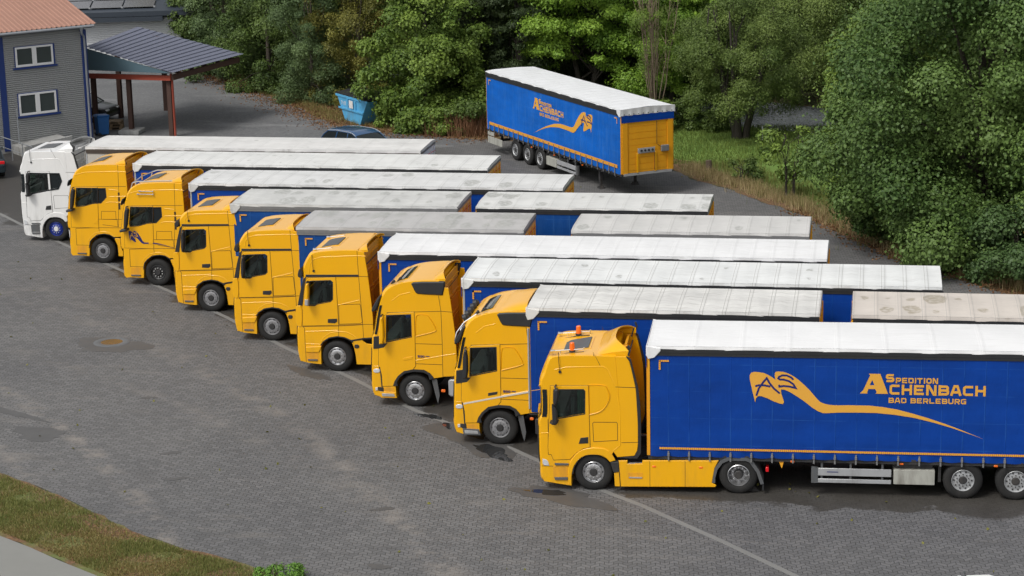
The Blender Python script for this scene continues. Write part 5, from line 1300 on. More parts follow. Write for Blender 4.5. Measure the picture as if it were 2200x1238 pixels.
# ------------------------------------------------------------------ open shelter on steel posts
cp = thing('open_shelter', 'open shelter with slate blue metal roof on dark steel posts', 'shelter', (0, 0, 0))
A = Vector((-34.8, 102.1, 3.42)); B = Vector((-33.1, 108.9, 3.42)); D_ = Vector((-40.05, 103.9, 4.5)); C_ = Vector((-39.9, 111.6, 4.55))
def cproof(u, v):
    p = (A*(1-v)+B*v)*(1-u)+(D_*(1-v)+C_*v)*u
    st = ((u*16) % 1.0)
    p = p+Vector((0, 0, -.042*st+.010*math.cos(v*7.6/.21*2*math.pi)))
    return tuple(p)
q = MB(); nu, nv = 16*3, 36*6
vs = []
us = []
for k in range(16): us += [k/16+.0005, (k+.98)/16]
for j in range(nv+1):
    for u in us: vs.append(cproof(u, j/nv))
L_ = len(us); q.add(vs, [(j*L_+i, j*L_+i+1, (j+1)*L_+i+1, (j+1)*L_+i) for j in range(nv) for i in range(L_-1)])
q.build('roof', m_slate, cp, smooth=60)
E_ = Vector((-40.1, 104.0, 3.25)); q = MB(); n_ = Vector((.1, -.25, 0))
AA = A+Vector((-.05, .06, -.05)); DD = D_+Vector((0, .05, -.10)); EE = E_+Vector((0, .05, 0))
q.add([AA, DD, EE, AA+Vector((0, .04, 0)), DD+Vector((0, .04, 0)), EE+Vector((0, .04, 0))], [(0, 1, 2), (3, 5, 4), (0, 3, 4, 1), (1, 4, 5, 2), (2, 5, 3, 0)]); q.build('gable_sheet', paint('teal_sheet', (.085, .14, .17), .5, .1, 1), cp, smooth=0)
def beam(p, q_, w, h, name, mat):
    m = MB(); p = Vector(p); q_ = Vector(q_); d = (q_-p).normalized(); s_ = Vector((-d.y, d.x, 0)).normalized()*w/2; u = Vector((0, 0, h))
    vs = [p-s_, p+s_, p+s_+u, p-s_+u, q_-s_, q_+s_, q_+s_+u, q_-s_+u]
    m.add(vs, [(0, 1, 2, 3), (4, 7, 6, 5), (0, 4, 5, 1), (1, 5, 6, 2), (2, 6, 7, 3), (3, 7, 4, 0)]); return m.build(name, mat, cp, smooth=0)
beam((-35.05, 102.55, 2.95), (-40.4, 104.6, 2.75), .12, .26, 'beam', m_rust)
beam((-34.95, 102.5, 2.98), (-33.35, 108.7, 3.0), .12, .28, 'beam', m_brown)
for k in range(5):
    f = (k+.5)/5; p = Vector((-34.9, 102.5, 3.20)).lerp(Vector((-33.35, 108.7, 3.20)), f); beam(p, p+Vector((-5.0, 1.9, .95)), .08, .14, 'purlin', m_brown)
for (x, y, zt_) in ((-40.1, 105.0, 2.76), (-37.8, 103.95, 2.85), (-35.3, 102.95, 2.97), (-38.3, 111, 4.0), (-40.0, 108.5, 4.0)):
    q = MB(); q.box(x-.11, x+.11, y-.13, y-.10, 0, zt_); q.box(x-.11, x+.11, y+.10, y+.13, 0, zt_); q.box(x-.02, x+.02, y-.10, y+.10, 0, zt_); q.build('post', m_brown, cp, smooth=0)
q = MB(); q.box(-38.35, -37.25, 103.4, 104.5, 0, .22, .03); q.build('footing', m_conc, cp)
q = MB(); q.tube([(-35.05, 102.55, 3.35), (-35.05, 102.62, 3.1), (-35.05, 102.72, 2.9), (-35.05, 102.72, .1)], .06, 10); q.build('downpipe', m_rust, cp)

# ------------------------------------------------------------------ low hall with solar panels, farther back
hl = thing('low_hall', 'long low hall with pale walls and solar panels on its dark roof, behind the shelter', 'building', (-43.0, 128.2, -.55), R(14))
q = MB(); q.box(-26, 0, 0, 12, 0, 3.6); q.build('wall', paint('pale_cladding', (.60, .61, .62), .5, .08, .5), hl, smooth=0)
q = MB(); ribbed(q, -26, -.05, .2, 3.5, 0, .12, .035); q.build('cladding', MATS['pale_cladding'], hl, smooth=0)
q = MB(); q.prism([(-.6, 3.75), (-.6, 4.05), (12.6, 5.6), (12.6, 5.3)], -26.4, .5); q.v = [(y, x, z) for x, y, z in q.v]; q.build('roof', m_lead, hl, smooth=0)
for k in range(12):
    for j in range(4):
        q = MB(); x0 = -25.5+k*2.0; y0 = .2+j*2.2
        q.add([(x0, y0, 4.22+(y0)*.1174), (x0+1.9, y0, 4.22+y0*.1174), (x0+1.9, y0+2.0, 4.22+(y0+2.0)*.1174), (x0, y0+2.0, 4.22+(y0+2)*.1174)], [(0, 1, 2, 3)])
        q.add([(x, y, z-.05) for x, y, z in q.v], [(0, 1, 5, 4), (1, 2, 6, 5), (2, 3, 7, 6), (3, 0, 4, 7)]) if 0 else None
        q.build('solar_panel', paint('solar_glass', (.12, .12, .13), .25, .3, 3), hl, smooth=0)
q = MB()
for k in range(13):
    for j in range(5): x0 = -25.55+k*2.0; y0 = .12+j*2.2; q.box(x0-.06, x0+.06, y0-.06, y0+.06, 4.20+y0*.1174, 4.29+y0*.1174)
q.build('panel_clamp', m_silver, hl, smooth=0)['kind'] = 'stuff'
q = MB(); q.box(-8, -1, -.75, -.05, 3.45, 3.72); q.build('soffit', m_lead, hl, smooth=0)

# ------------------------------------------------------------------ skip container
sk_ = thing('skip_container', 'light blue trapezoid waste skip with black ribbed lids, half under the maple', 'skip', (-27.5, 108.1, 0), R(-50))
m_skip = paint('skip_blue', (.08, .36, .62), .5, .22, 1.3, dirt=.45, dirtcol=(.16, .20, .20))
tz = 1.42
def skp(x0, x1, b): return [(.0, .03), (1.75, .03), (2.75, tz), (-.95, tz)]
q = MB()
bt = [(0.0, .0), (1.7, .0), (2.62, tz-.1), (-.92, tz-.1)]
q.prism(bt, 0, .05); q.prism(bt, 1.80, 1.85); 
for (a, b) in ((0, 1), (1, 2), (3, 0)):
    p, r2 = bt[a], bt[b]; q.add([(p[0], .05, p[1]), (r2[0], .05, r2[1]), (r2[0], 1.8, r2[1]), (p[0], 1.8, p[1])], [(0, 1, 2, 3)])
q.build('tub', m_skip, sk_, smooth=0)
q = MB()
q.box(-1.0, 2.7, -.05, .0, tz-.18, tz-.06, .01); q.box(-.65, 2.2, -.07, .0, .62, .72, .01)
for x in (.35, 1.25): q.box(x, x+.12, -.06, .0, .62, tz-.1, .01)
q.build('rib', m_skip, sk_, smooth=0)
for s_ in (0, 1):
    q = MB(); y0, y1 = (0, .95) if s_ == 0 else (.95, 1.9)
    for k in range(18):
        x = -1.0+k*.205; q.prism([(x, tz-.04), (x+.205, tz-.04), (x+.16, tz+.01), (x+.04, tz+.01)], y0-.04, y1-.03)
    q.v = [(x, y, z+.12*(1-abs(y-.95)/.95)) for x, y, z in q.v]; q.build('lid', m_black, sk_, smooth=0)
q = MB(); q.box(.62, 1.05, -.062, -.05, .78, 1.18); q.build('notice', m_white, sk_, smooth=0)
q = MB(); q.box(-.28, -.06, -.012, -.002, .86, .90) if 0 else None
q.ribbon([(-.42, 1.02), (-.28, 1.02), (-.36, .84)], .03, -.012, -.002); q.ribbon([(-.15, 1.02), (-.15, .84)], .03, -.012, -.002); q.ribbon([(-.02, .84), (-.02, 1.02), (.12, 1.02), (.12, .84)], .03, -.012, -.002); q.build('painted_number', m_white, sk_, smooth=0)

# ------------------------------------------------------------------ cars
def car(name, label, loc, rot, body, L=4.3, H=1.47, suv=False, group='parked cars'):
    t = thing(name, label, 'car', loc, rot, group); wd = 1.80; hb = .93 if not suv else 1.0
    prof = [(-L/2, .32), (-L/2-.02, .60), (-L/2+.06, .86), (-L/2+.12, hb), (L*.12, hb), (L*.26, hb-.02), (L*.40, hb-.14), (L/2-.10, .70), (L/2, .52), (L/2-.02, .28), (L*.385, .24), (L*.375, .42), (L*.35, .58), (L*.30, .66), (L*.25, .58), (L*.225, .42), (L*.215, .22), (-L*.20, .22), (-L*.21, .42), (-L*.235, .58), (-L*.285, .66), (-L*.335, .58), (-L*.36, .42), (-L*.37, .24)]
    m = MB(); pl = prof; n = len(pl); ring = []
    for k in range(6):
        a = R(90*k/5); d = [.09*(1-math.sin(a)) if (z > .7 or abs(x) > L*.42) else .015*(1-math.sin(a)) for x, z in pl]; ring.append((.16*(1-math.cos(a)), miter(pl, [-x for x in d])))
    rings = [(y-wd/2, p) for y, p in ring]+[(wd/2-y, p) for y, p in reversed(ring)]
    vs = [(x, y, z) for y, p in rings for x, z in p]; fs = [(r*n+i, r*n+(i+1) % n, (r+1)*n+(i+1) % n, (r+1)*n+i) for r in range(len(rings)-1) for i in range(n)]
    tri = tessellate_polygon([[Vector((x, z, 0)) for x, z in rings[0][1]]]); l0 = (len(rings)-1)*n
    fs += [tuple(q_) for q_ in tri]+[tuple(l0+i for i in reversed(q_)) for q_ in tri]
    m.add(vs, fs); m.build('body', body, t, smooth=50)
    # greenhouse
    gp = [(-L*.47, hb-.02), (-L*.43, H-.30), (-L*.36, H-.07), (-L*.22, H-.01), (0, H), (L*.06, H-.03), (L*.12, H-.14), (L*.27, hb-.02)]
    def gh(inset, z0, z1, mat, nm, shrink=0.0):
        m = MB(); rows = []
        for k, f in enumerate((0, .5, .82, 1.0)):
            pass
        return m
    m = MB(); n = len(gp); rings = []
    for y, dz in ((-.5, 0), (-.44, .0), (-.36, .012), (-.15, .03), (.15, .03), (.36, .012), (.44, .0), (.5, 0)):
        ring_ = []
        for x, z in gp:
            f = (z-hb)/(H-hb); yy = y*2*(wd/2-.06)*(1-.17*max(0, f)); 
            if abs(y) == .5: xx = x; zz = z-.05*max(0, f)
            else: xx = x+(-.05 if x < 0 else .05)*(1-(abs(y)/.5)**2)*(1-f*.5); zz = z+(dz if f > .5 else 0)
            ring_.append((xx, yy, zz))
        rings.append(ring_)
    vs = [p for r in rings for p in r]; fs = [(r*n+i, r*n+i+1, (r+1)*n+i+1, (r+1)*n+i) for r in range(len(rings)-1) for i in range(n-1)]
    fs += [tuple(range(n)), tuple(reversed(range((len(rings)-1)*n, len(rings)*n)))]
    m.add(vs, fs); m.build('windows', m_dglass, t, smooth=40)
    # roof skin and pillars in body colour
    m = MB(); ii = [i for i in range(n) if gp[i][1] > H-.16]; rr = []
    for r in rings: rr.append([(r[i][0], r[i][1], r[i][2]+.008) for i in ii])
    k = len(ii); m.add([p for r in rr for p in r], [(r*k+i, r*k+i+1, (r+1)*k+i+1, (r+1)*k+i) for r in range(len(rr)-1) for i in range(k-1)]); m.build('roof', body, t, smooth=40)
    for s_ in (-1, 1):
        m = MB(); rg = rings[0] if s_ < 0 else rings[-1]
        pts = [(x, y+s_*.004, z) for x, y, z in rg]; m.tube(pts, .028, 6)
        for xx in (-L*.22, -.02*L, ):
            a = (xx, pts[0][1], hb); b = (xx*.9, rg[3][1]+s_*.004, H-.07); m.tube([a, b], .03, 6)
        m.build('pillar', body, t)
        m = MB(); m.tube([(x, y+s_*.02, z+.035) for x, y, z in rg if z > H-.2], .014, 6); m.build('roof_rail', m_silver, t)
        q = MB(); q.prism([(L*.14, hb), (L*.20, hb), (L*.20, hb+.10), (L*.15, hb+.12)], s_*(wd/2-.02), s_*(wd/2+.16), .02); q.build('mirror', body, t)
        q = MB(); a, b = sorted((s_*(wd/2-.36), s_*(wd/2-.05))); q.box(-L/2-.03, -L/2+.10, a, b, .70, .84, .02); q.build('tail_lamp', m_red, t)
        q = MB(); a, b = sorted((s_*(wd/2-.42), s_*(wd/2-.09))); q.box(L/2-.22, L/2-.03, a, b, .60, .70, .02); q.build('headlight', m_clear, t)
        for x in (L*.30, -L*.285):
            c = (x, s_*(wd/2-.02), .32); q = MB(); q.lathe([(.20, .0), (.31, .0), (.325, .03), (.325, .18), (.30, .2)], c, 'y', 28, -s_); tw = q.build('wheel', m_tyre, t)
            q = MB(); q.lathe([(0, .04), (.05, .035), (.19, .05), (.20, .01), (.205, .0)], c, 'y', 24, -s_); q.build('rim', m_frame, tw)
            q = MB()
            for k_ in range(5):
                an = k_*2*math.pi/5; d = Vector((math.cos(an), 0, math.sin(an))); e = Vector((-d.z, 0, d.x)); p = Vector(c)+Vector((0, -s_*.02, 0))
                q.add([p+e*.03, p-e*.03, p+d*.195-e*.022, p+d*.195+e*.022], [(0, 1, 2, 3)])
            q.build('spoke', m_alu, tw, smooth=0)['kind'] = 'stuff'
    q = MB(); q.box(-L/2-.035, -L/2+.0, -.26, .26, .50, .61); q.build('number_plate', m_white, t, smooth=0)
    return t
m_carblack = paint('black_car_paint', (.010, .011, .015), .35, .1, 1, coat=.3)
m_carblue = paint('blue_car_paint', (.02, .07, .17), .2, .1, 1, coat=.8)
m_cardark = paint('dark_teal_car_paint', (.014, .025, .032), .2, .1, 1, coat=.8)
car('parked_car', 'dark hatchback with red tail lamp at the left picture edge beside the building', (-41.35, 93.2, 0), R(118), m_cardark, 4.2)
car('parked_car', 'black car whose front wheel shows under the open shelter', (-42.2, 107.9, 0), R(-6), m_carblack, 4.3)
car('parked_car', 'blue estate car of which only roof and windows show behind the white trailer roof', (-23.95, 97.0, 0), R(-38), m_carblue, 4.4, 1.50)

# ------------------------------------------------------------------ small things
for k_, (x, y, z, r, lb) in enumerate(((-39.35, 105.2, 0, .2, 'lowest wooden pallet under the shelter'), (-39.33, 105.2, .145, .26, 'middle wooden pallet of the stack under the shelter'), (-39.38, 105.18, .29, .15, 'topmost wooden pallet of the stack under the shelter'))):
    t = thing('pallet', lb, 'pallet', (x, y, z), r, 'pallets stacked under the shelter')
    mw = paint('pallet_wood', (.24, .17, .10), .85, .25, 4)
    q = MB()
    for k in range(5): q.box(-.6, .6, -.4+k*.17, -.4+k*.17+.12, .122, .142)
    q.build('deck_board', mw, t, smooth=0)['kind'] = 'stuff'
    for yy in (-.4, -.06, .28):
        q = MB(); q.box(-.6, .6, yy, yy+.12, .0, .02); q.build('runner', mw, t, smooth=0)
        for xx in (-.6, -.07, .46):
            q = MB(); q.box(xx, xx+.14, yy+.005, yy+.115, .02, .122); q.build('block', mw, t, smooth=0)
t = thing('rubbish_bin', 'blue wheeled bin against the corner of the grey building', 'bin', (-39.1, 103.2, 0), R(40))
q = MB(); q.prism([(-.28, .08), (.24, .08), (.31, 1.0), (-.33, 1.0)], -.27, .27, .02); q.build('bin_body', paint('bin_blue', (.01, .10, .30), .5, .2, 2), t)
q = MB(); q.prism([(-.36, 1.0), (.34, 1.0), (.30, 1.07), (-.30, 1.10)], -.30, .30, .02); q.build('lid', MATS['bin_blue'], t)
for s_ in (-1, 1): q = MB(); q.lathe([(.0, -.03), (.1, -.03), (.1, .03), (0, .03)], (-.25, s_*.24, .1), 'y', 16); q.build('wheel', m_black, t)
t = thing('street_lamp', 'top of a white lamp head with a small sensor, cut by the bottom right edge', 'street lamp', (1.55, 32.1, -.05), R(12))
q = MB(); q.tube([(0, 0, 0), (0, 0, 3), (0, 0, 5.9)], [.08, .065, .045], 10); q.build('pole', m_galv, t)
q = MB(); q.prism([(-.10, 5.90), (.55, 5.90), (.60, 5.95), (.40, 6.02), (-.10, 6.02)], -.16, .16, .02); q.build('lamp_head', m_white, t)
q = MB(); q.lathe([(0, 6.16), (.02, 6.15), (.022, 6.12), (.012, 6.11), (.02, 6.10), (.022, 6.07), (.05, 6.065), (.05, 6.055), (.012, 6.05), (.012, 6.02)], (-.03, 0, 0), 'z', 16); q.build('sensor', m_grey, t)
t = thing('tree_stump', 'low weathered tree stump in the dry grass by the lone trailer', 'stump', (-7.4, 95.2, 0))
q = MB(); q.tube([(0, 0, -.05), (.02, 0, .25), (.0, .02, .55)], [.20, .15, .14], 12); q.build('stump', paint('stump_wood', (.11, .08, .055), .9, .3, 6), t)
t = tag(MB().box(-5.42, -5.36, 103.0, 103.06, -.02, .75).build('marker_post', m_white, None, smooth=0), 'small white marker post in the grass beside the willow trunk', 'post')
# ------------------------------------------------------------------ vegetation
def mat_leaf(name, dark, light, accent=None, acc=.0, rough=.55, trans=.22):
    k = NT(name); at = k.n('Attribute'); at.attribute_name = 'tint'; f = at.outputs['Fac']
    c = k.mix(k.ramp(f, 0, .92), dark, light)
    if accent: c = k.mix(k.ramp(f, 1-acc, 1-acc+.004), c, accent)
    k.col(c); k.rough(rough); k.b.inputs['Specular IOR Level'].default_value = .35
    tr = k.n('BsdfTranslucent'); k.l(c, tr.inputs[0]); mx = k.n('MixShader'); mx.inputs[0].default_value = trans
    k.l(k.b.outputs[0], mx.inputs[1]); k.l(tr.outputs[0], mx.inputs[2]); k.l(mx.outputs[0], k.out.inputs[0]); return k.m
L_MAPLE = mat_leaf('maple_leaves', (.038, .085, .018), (.165, .255, .062), (.45, .17, .02), .006)
L_MAPLE2 = mat_leaf('fresh_maple_leaves', (.055, .11, .016), (.21, .30, .05))
L_WILLOW = mat_leaf('willow_leaves', (.050, .092, .016), (.19, .255, .060))
L_ASH = mat_leaf('ash_leaves', (.08, .175, .015), (.27, .42, .05), (.30, .36, .05), .03)
L_YEL = mat_leaf('yellowing_leaves', (.085, .092, .018), (.25, .235, .045), (.40, .30, .03), .03)
L_SPR = mat_leaf('spruce_needles', (.018, .036, .012), (.065, .095, .030))
L_BLU = mat_leaf('grey_green_leaves', (.050, .088, .030), (.16, .23, .085))
L_MID = mat_leaf('mid_green_leaves', (.038, .075, .014), (.13, .19, .040))
L_DRY = mat_leaf('dry_leaves', (.12, .05, .02), (.30, .17, .08))
m_bark = paint('bark', (.085, .070, .055), .95, .3, 5, bump=.6)
m_barkd = paint('dark_bark', (.045, .038, .030), .95, .3, 5, bump=.6)
m_twig = paint('pale_twigs', (.21, .16, .11), .9, .2, 5)

def leaf_mesh(name, C, n, size, seed, mat, aspect=.75, up=.55, droop=0.0, spread=1.0, clumptint=.5):
    """C: clump array (k,6) centre + radii, with outward direction derived from the crown centre; n leaves in all"""
    rg = np.random.default_rng(seed); k = len(C)
    vol = (C[:, 3]*C[:, 4]); idx = rg.choice(k, n, p=vol/vol.sum())
    cc = C[idx, :3]; rr = C[idx, 3:6]
    ctr = C[:, :3].mean(0); out = cc-ctr; out /= np.linalg.norm(out, axis=1, keepdims=True)+1e-6
    d = rg.normal(size=(n, 3))+out*.75*spread+np.array([0, 0, up]); d /= np.linalg.norm(d, axis=1, keepdims=True)
    rad = rg.uniform(.25, 1.0, (n, 1))**.45*(1+.14*np.abs(rg.normal(size=(n, 1))))
    loose = rg.random((n, 1)) < .09; rad = np.where(loose, rad*rg.uniform(1.0, 1.7, (n, 1)), rad)
    P = cc+d*rr*rad
    P[:, 2] -= droop*np.abs(rg.normal(size=n))*rr[:, 2]; P[:, 2] = np.maximum(P[:, 2], .03)
    nrm = d+rg.normal(size=(n, 3))*.55+np.array([0, 0, .45]); nrm /= np.linalg.norm(nrm, axis=1, keepdims=True)
    t = rg.normal(size=(n, 3))+np.array([0, 0, -1.6*droop]); t -= nrm*(t*nrm).sum(1, keepdims=True); t /= np.linalg.norm(t, axis=1, keepdims=True)+1e-9
    b = np.cross(nrm, t); s = size*rg.uniform(.55, 1.25, (n, 1)); w = s*aspect
    V = np.empty((n, 4, 3)); V[:, 0] = P-t*s*.5; V[:, 1] = P+b*w*.5-nrm*s*.10+t*s*.05; V[:, 2] = P+t*s*.5; V[:, 3] = P-b*w*.5-nrm*s*.10+t*s*.05
    ct = rg.uniform(0, 1, k)[idx]; tint = np.clip(ct*clumptint+rg.uniform(0, 1, n)*(1-clumptint), 0, 1)
    me = bpy.data.meshes.new(name); me.vertices.add(4*n); me.vertices.foreach_set('co', V.reshape(-1).astype(np.float32))
    me.loops.add(4*n); me.loops.foreach_set('vertex_index', np.arange(4*n, dtype=np.int32))
    me.polygons.add(n); me.polygons.foreach_set('loop_start', np.arange(0, 4*n, 4, dtype=np.int32)); me.polygons.foreach_set('loop_total', np.full(n, 4, np.int32))
    a = me.attributes.new('tint', 'FLOAT', 'POINT'); a.data.foreach_set('value', np.repeat(tint, 4).astype(np.float32))
    me.materials.append(mat); me.update(); me.validate(); return me

def crown_clumps(rg, k, rx, ry, z0, z1, rc, shape='round', flat=.75):
    out = []; tries = 0; cz = (z0+z1)/2; hz = (z1-z0)/2
    while len(out) < k and tries < k*60:
        tries += 1
        v = rg.normal(size=3); v /= np.linalg.norm(v); rad = rg.uniform(.62, 1.0) if rg.random() < .8 else rg.uniform(.2, .6)
        f = 1.0
        if shape == 'cone': f = 1-.75*max(0, (v[2]*rad+1)/2)
        if shape == 'drop': f = 1-.25*v[2]*rad
        if shape == 'skirt': f = 1.0 if v[2] > 0 else (1+.10*abs(v[2]))/max(.45, math.sqrt(max(.05, 1-v[2]**2)))*math.sqrt(max(.05, 1-v[2]**2))**.35
        p = np.array([v[0]*rad*rx*f, v[1]*rad*ry*f, cz+v[2]*rad*hz]); r = rc*rg.choice([.5, .7, .9, 1.1, 1.45])*rg.uniform(.85, 1.15)
        zm = max(z0*.2, .12)
        if p[2]-r*.4 < zm: p[2] = zm+r*.4+(.3*rg.random() if z0 < 0 else 0)
        if any(np.linalg.norm(p-q[:3]) < .62*(r+q[3])*.8 for q in out) and tries < k*40: continue
        out.append(np.array([*p, r, r, r*flat]))
    return np.array(out)

def tree(name, label, x, y, rx, z0, z1, leafmat, n, size, seed, k=60, rc=1.0, shape='skirt', ry=None, group=None, trunk=.22, stems=1, bark=m_bark, limbs=10, aspect=.75, droop=0.0, flat=.75, loc_z=0.0, clumptint=.5, cat='tree', bare=0):
    rg = np.random.default_rng(seed); t = thing(name, label, cat, (x, y, loc_z), 0, group)
    C = crown_clumps(rg, k, rx, ry or rx, z0, z1, rc, shape, flat)
    me = leaf_mesh('crown', C, n, size, seed+1, leafmat, aspect=aspect, droop=droop, clumptint=clumptint)
    o = bpy.data.objects.new('crown', me); COL.objects.link(o); o.parent = t
    z0 = max(z0, .3); m = MB(); zf = z0+(z1-z0)*.22
    for s in range(stems):
        a = rg.uniform(0, 6.28); sp = 0 if stems == 1 else .9; bx, by = (.0, .0) if stems == 1 else (.25*math.cos(a), .25*math.sin(a))
        tx, ty = sp*math.cos(a)*rx*.35, sp*math.sin(a)*rx*.35
        m.tube([(bx, by, -.25), (bx*1.1, by*1.1, .3), (bx*.6+tx*.4, by*.6+ty*.4, zf*.55), (tx, ty, zf+.2), (tx*1.5+rg.uniform(-.3, .3), ty*1.5, z0+(z1-z0)*.62), (tx*1.6, ty*1.6, z1-.5)], [trunk*1.35, trunk, trunk*.85, trunk*.7, trunk*.35, .03], 8)
        near = sorted(C.tolist(), key=lambda c: (c[0]-tx)**2+(c[1]-ty)**2 if rg.random() < .5 else rg.random()*9)[:max(1, limbs//stems)]
        for c in near:
            zz = min(c[2]*.75, c[2]-.2); zz = max(zf*.45, zz*.7)
            p0 = Vector((tx*min(1, zz/zf) if zf else tx, ty*min(1, zz/max(zf, .1)), zz)); p1 = Vector(c[:3]); mid = p0.lerp(p1, .55)+Vector((rg.uniform(-.25, .25), rg.uniform(-.25, .25), .25))
            m.tube([p0, mid, p1], [trunk*.4, trunk*.22, .02], 6)
    m.build('trunk', bark, t); return t
def dup_tree(src, x, y, rot, sc, label, group):
    c = copy_tree(src); c.location = (x, y, 0); c.rotation_euler.z = rot; c.scale = (sc, sc, sc*random.uniform(.9, 1.1)); c['label'] = label
    if group: c['group'] = group
    return c

GE = 'trees along the far edge of the yard'
# right hand maple and its undergrowth
tree('maple_tree', 'huge leafy maple with a few orange leaves filling the right edge of the picture', 3.9, 80.4, 5.3, -1.0, 11.8, L_MAPLE, 165000, .145, 11, k=120, rc=1.35, limbs=26, trunk=.30, group=GE, clumptint=.62)
tree('maple_tree', 'maple cut by the right picture edge, right of the huge leafy one', 10.6, 76.5, 4.6, .7, 10.5, L_MAPLE, 75000, .16, 12, k=60, rc=1.3, limbs=14, group=GE)
tree('maple_tree', 'lighter green maple crown touching the left side of the huge maple, above the sapling', .5, 85.5, 2.4, 1.0, 8.6, L_MAPLE2, 48000, .14, 13, k=80, rc=.7, limbs=14, group=GE)
tree('shrub', 'dense low maple shrub under the left part of the huge maple, at the verge', .6, 81.6, 1.7, .05, 2.3, L_MAPLE, 20000, .135, 14, k=26, rc=.5, cat='shrub', trunk=.06, limbs=8)
tree('shrub', 'broad dark shrub under the middle of the huge maple', 2.7, 78.6, 2.0, .05, 2.6, L_MAPLE, 24000, .14, 15, k=30, rc=.55, cat='shrub', trunk=.06, limbs=8)
tree('shrub', 'dark shrub with orange leaves at the right picture edge under the maple', 5.1, 75.6, 1.8, .05, 2.6, mat_leaf('turning_leaves', (.03, .07, .022), (.10, .165, .05), (.50, .20, .02), .05), 20000, .135, 16, k=26, rc=.55, cat='shrub', trunk=.06, limbs=8)
# sapling, small bush
tree('sapling', 'slender young tree with thin dark stems standing in the dry grass of the verge', -3.6, 89.6, 1.05, .6, 3.2, L_MAPLE2, 1500, .20, 21, k=22, rc=.34, shape='round', stems=4, trunk=.035, limbs=16, bark=m_barkd, aspect=.45)
tree('bush', 'small dark bush in the dry grass left of the sapling', -5.6, 93.0, .7, .15, 1.0, L_MID, 900, .15, 22, k=12, rc=.25, cat='bush', trunk=.03, stems=3, limbs=9, bark=m_barkd, aspect=.5)
# willow by the river
tree('willow_tree', 'round olive green willow with several dark leaning stems by the river', -6.5, 104.0, 3.1, 1.3, 6.9, L_WILLOW, 75000, .13, 31, k=120, rc=.62, stems=6, trunk=.17, limbs=30, bark=m_barkd, aspect=.35, droop=.35, group=GE)
tree('willow_tree', 'dark willow on the far bank behind the round olive willow', -4.2, 118.5, 4.2, -2, 10.5, L_WILLOW, 55000, .17, 32, k=80, rc=.95, stems=4, trunk=.2, limbs=16, bark=m_barkd, aspect=.4, droop=.35, group=GE)
tree('willow_tree', 'olive willow leaning between the round willow and the maple', -.9, 111.5, 2.9, 2.0, 9.5, L_WILLOW, 40000, .16, 33, k=60, rc=.8, stems=3, trunk=.16, limbs=12, bark=m_barkd, aspect=.4, droop=.35, group=GE)
# thin twiggy tree
tw = thing('twiggy_tree', 'tall thin almost bare tree with pale upright twigs behind the lone trailer', 'tree', (-10.9, 105.9, 0), 0, GE)
m = MB(); rgt = random.Random(5)
for s in range(15):
    a = rgt.uniform(0, 6.28); d = rgt.uniform(.2, 1.5); pts = [(rgt.uniform(-.2, .2), rgt.uniform(-.2, .2), -.1)]
    for k in range(1, 8): f = k/7; pts.append((d*math.cos(a)*f**.8+rgt.uniform(-.07, .07), d*math.sin(a)*f**.8+rgt.uniform(-.07, .07), 8.6*f*rgt.uniform(.96, 1.02)))
    m.tube(pts, [.036*(1-k/8.5) for k in range(8)], 6)
    for k in range(26):
        i = rgt.randint(2, 6); f = rgt.random(); p = Vector(pts[i]).lerp(Vector(pts[i+1 if i < 7 else 7]), f); b = rgt.uniform(0, 6.28); l = rgt.uniform(.4, 1.1)
        e = p+Vector((.42*l*math.cos(b), .42*l*math.sin(b), l)); m.tube([p, p.lerp(e, .5)+Vector((.06*math.cos(b), .06*math.sin(b), -.02)), e], [.010, .007, .003], 4)
m.build('branches', m_twig, tw)
rg = np.random.default_rng(3); C = crown_clumps(rg, 36, 1.3, 1.3, 1.5, 8.8, .4, 'round')
o = bpy.data.objects.new('crown', leaf_mesh('crown', C, 6500, .10, 4, L_MAPLE2, aspect=.5)); COL.objects.link(o); o.parent = tw
# bright ash group
tree('ash_tree', 'bright yellow-green ash tree rising behind the lone trailer', -15.0, 110.5, 3.3, 2.2, 9.0, L_ASH, 60000, .17, 41, k=110, rc=.7, limbs=22, bark=m_barkd, trunk=.16, stems=2, aspect=.5, group=GE, flat=.6, clumptint=.6)
tree('ash_tree', 'bright green ash behind the thin twiggy tree', -10.6, 110.5, 2.9, 1.0, 8.6, L_ASH, 42000, .17, 42, k=80, rc=.7, limbs=16, bark=m_barkd, trunk=.13, stems=2, aspect=.5, group=GE, flat=.6)
# spruces
tree('spruce_tree', 'dark spruce directly left of the bright ash tree', -18.4, 109.4, 2.1, .5, 11.5, L_SPR, 26000, .22, 51, k=90, rc=.62, shape='cone', bark=m_barkd, limbs=24, aspect=.28, droop=.5, flat=.4, group=GE)
tree('spruce_tree', 'dark spruce behind the left end of the lone trailer', -20.9, 109.8, 2.2, .5, 12, L_SPR, 24000, .22, 52, k=90, rc=.62, shape='cone', bark=m_barkd, limbs=24, aspect=.28, droop=.5, flat=.4, group=GE)
# maple over the skip
tree('maple_tree', 'large leafed maple overhanging the blue skip', -22.9, 107.0, 3.2, -1.5, 7.8, L_MAPLE2, 62000, .165, 61, k=110, rc=.75, limbs=20, trunk=.16, bark=m_barkd, group=GE)
tree('shrub', 'low leafy shrub between the skip and the dry reeds', -22.0, 104.9, 1.3, .05, 1.9, L_MAPLE2, 9000, .14, 62, k=20, rc=.42, cat='shrub', trunk=.05, limbs=8)
tree('shrub', 'dark green shrub beside the rear of the lone trailer', -19.9, 104.6, 1.1, .05, 1.7, L_MID, 4200, .17, 63, k=18, rc=.4, cat='shrub', trunk=.05, limbs=8)
tree('shrub', 'dark shrub with reddish dry stems between two leafy shrubs', -21.0, 104.6, .7, .05, 1.5, L_MID, 1700, .16, 64, k=12, rc=.33, cat='shrub', trunk=.04, limbs=10)
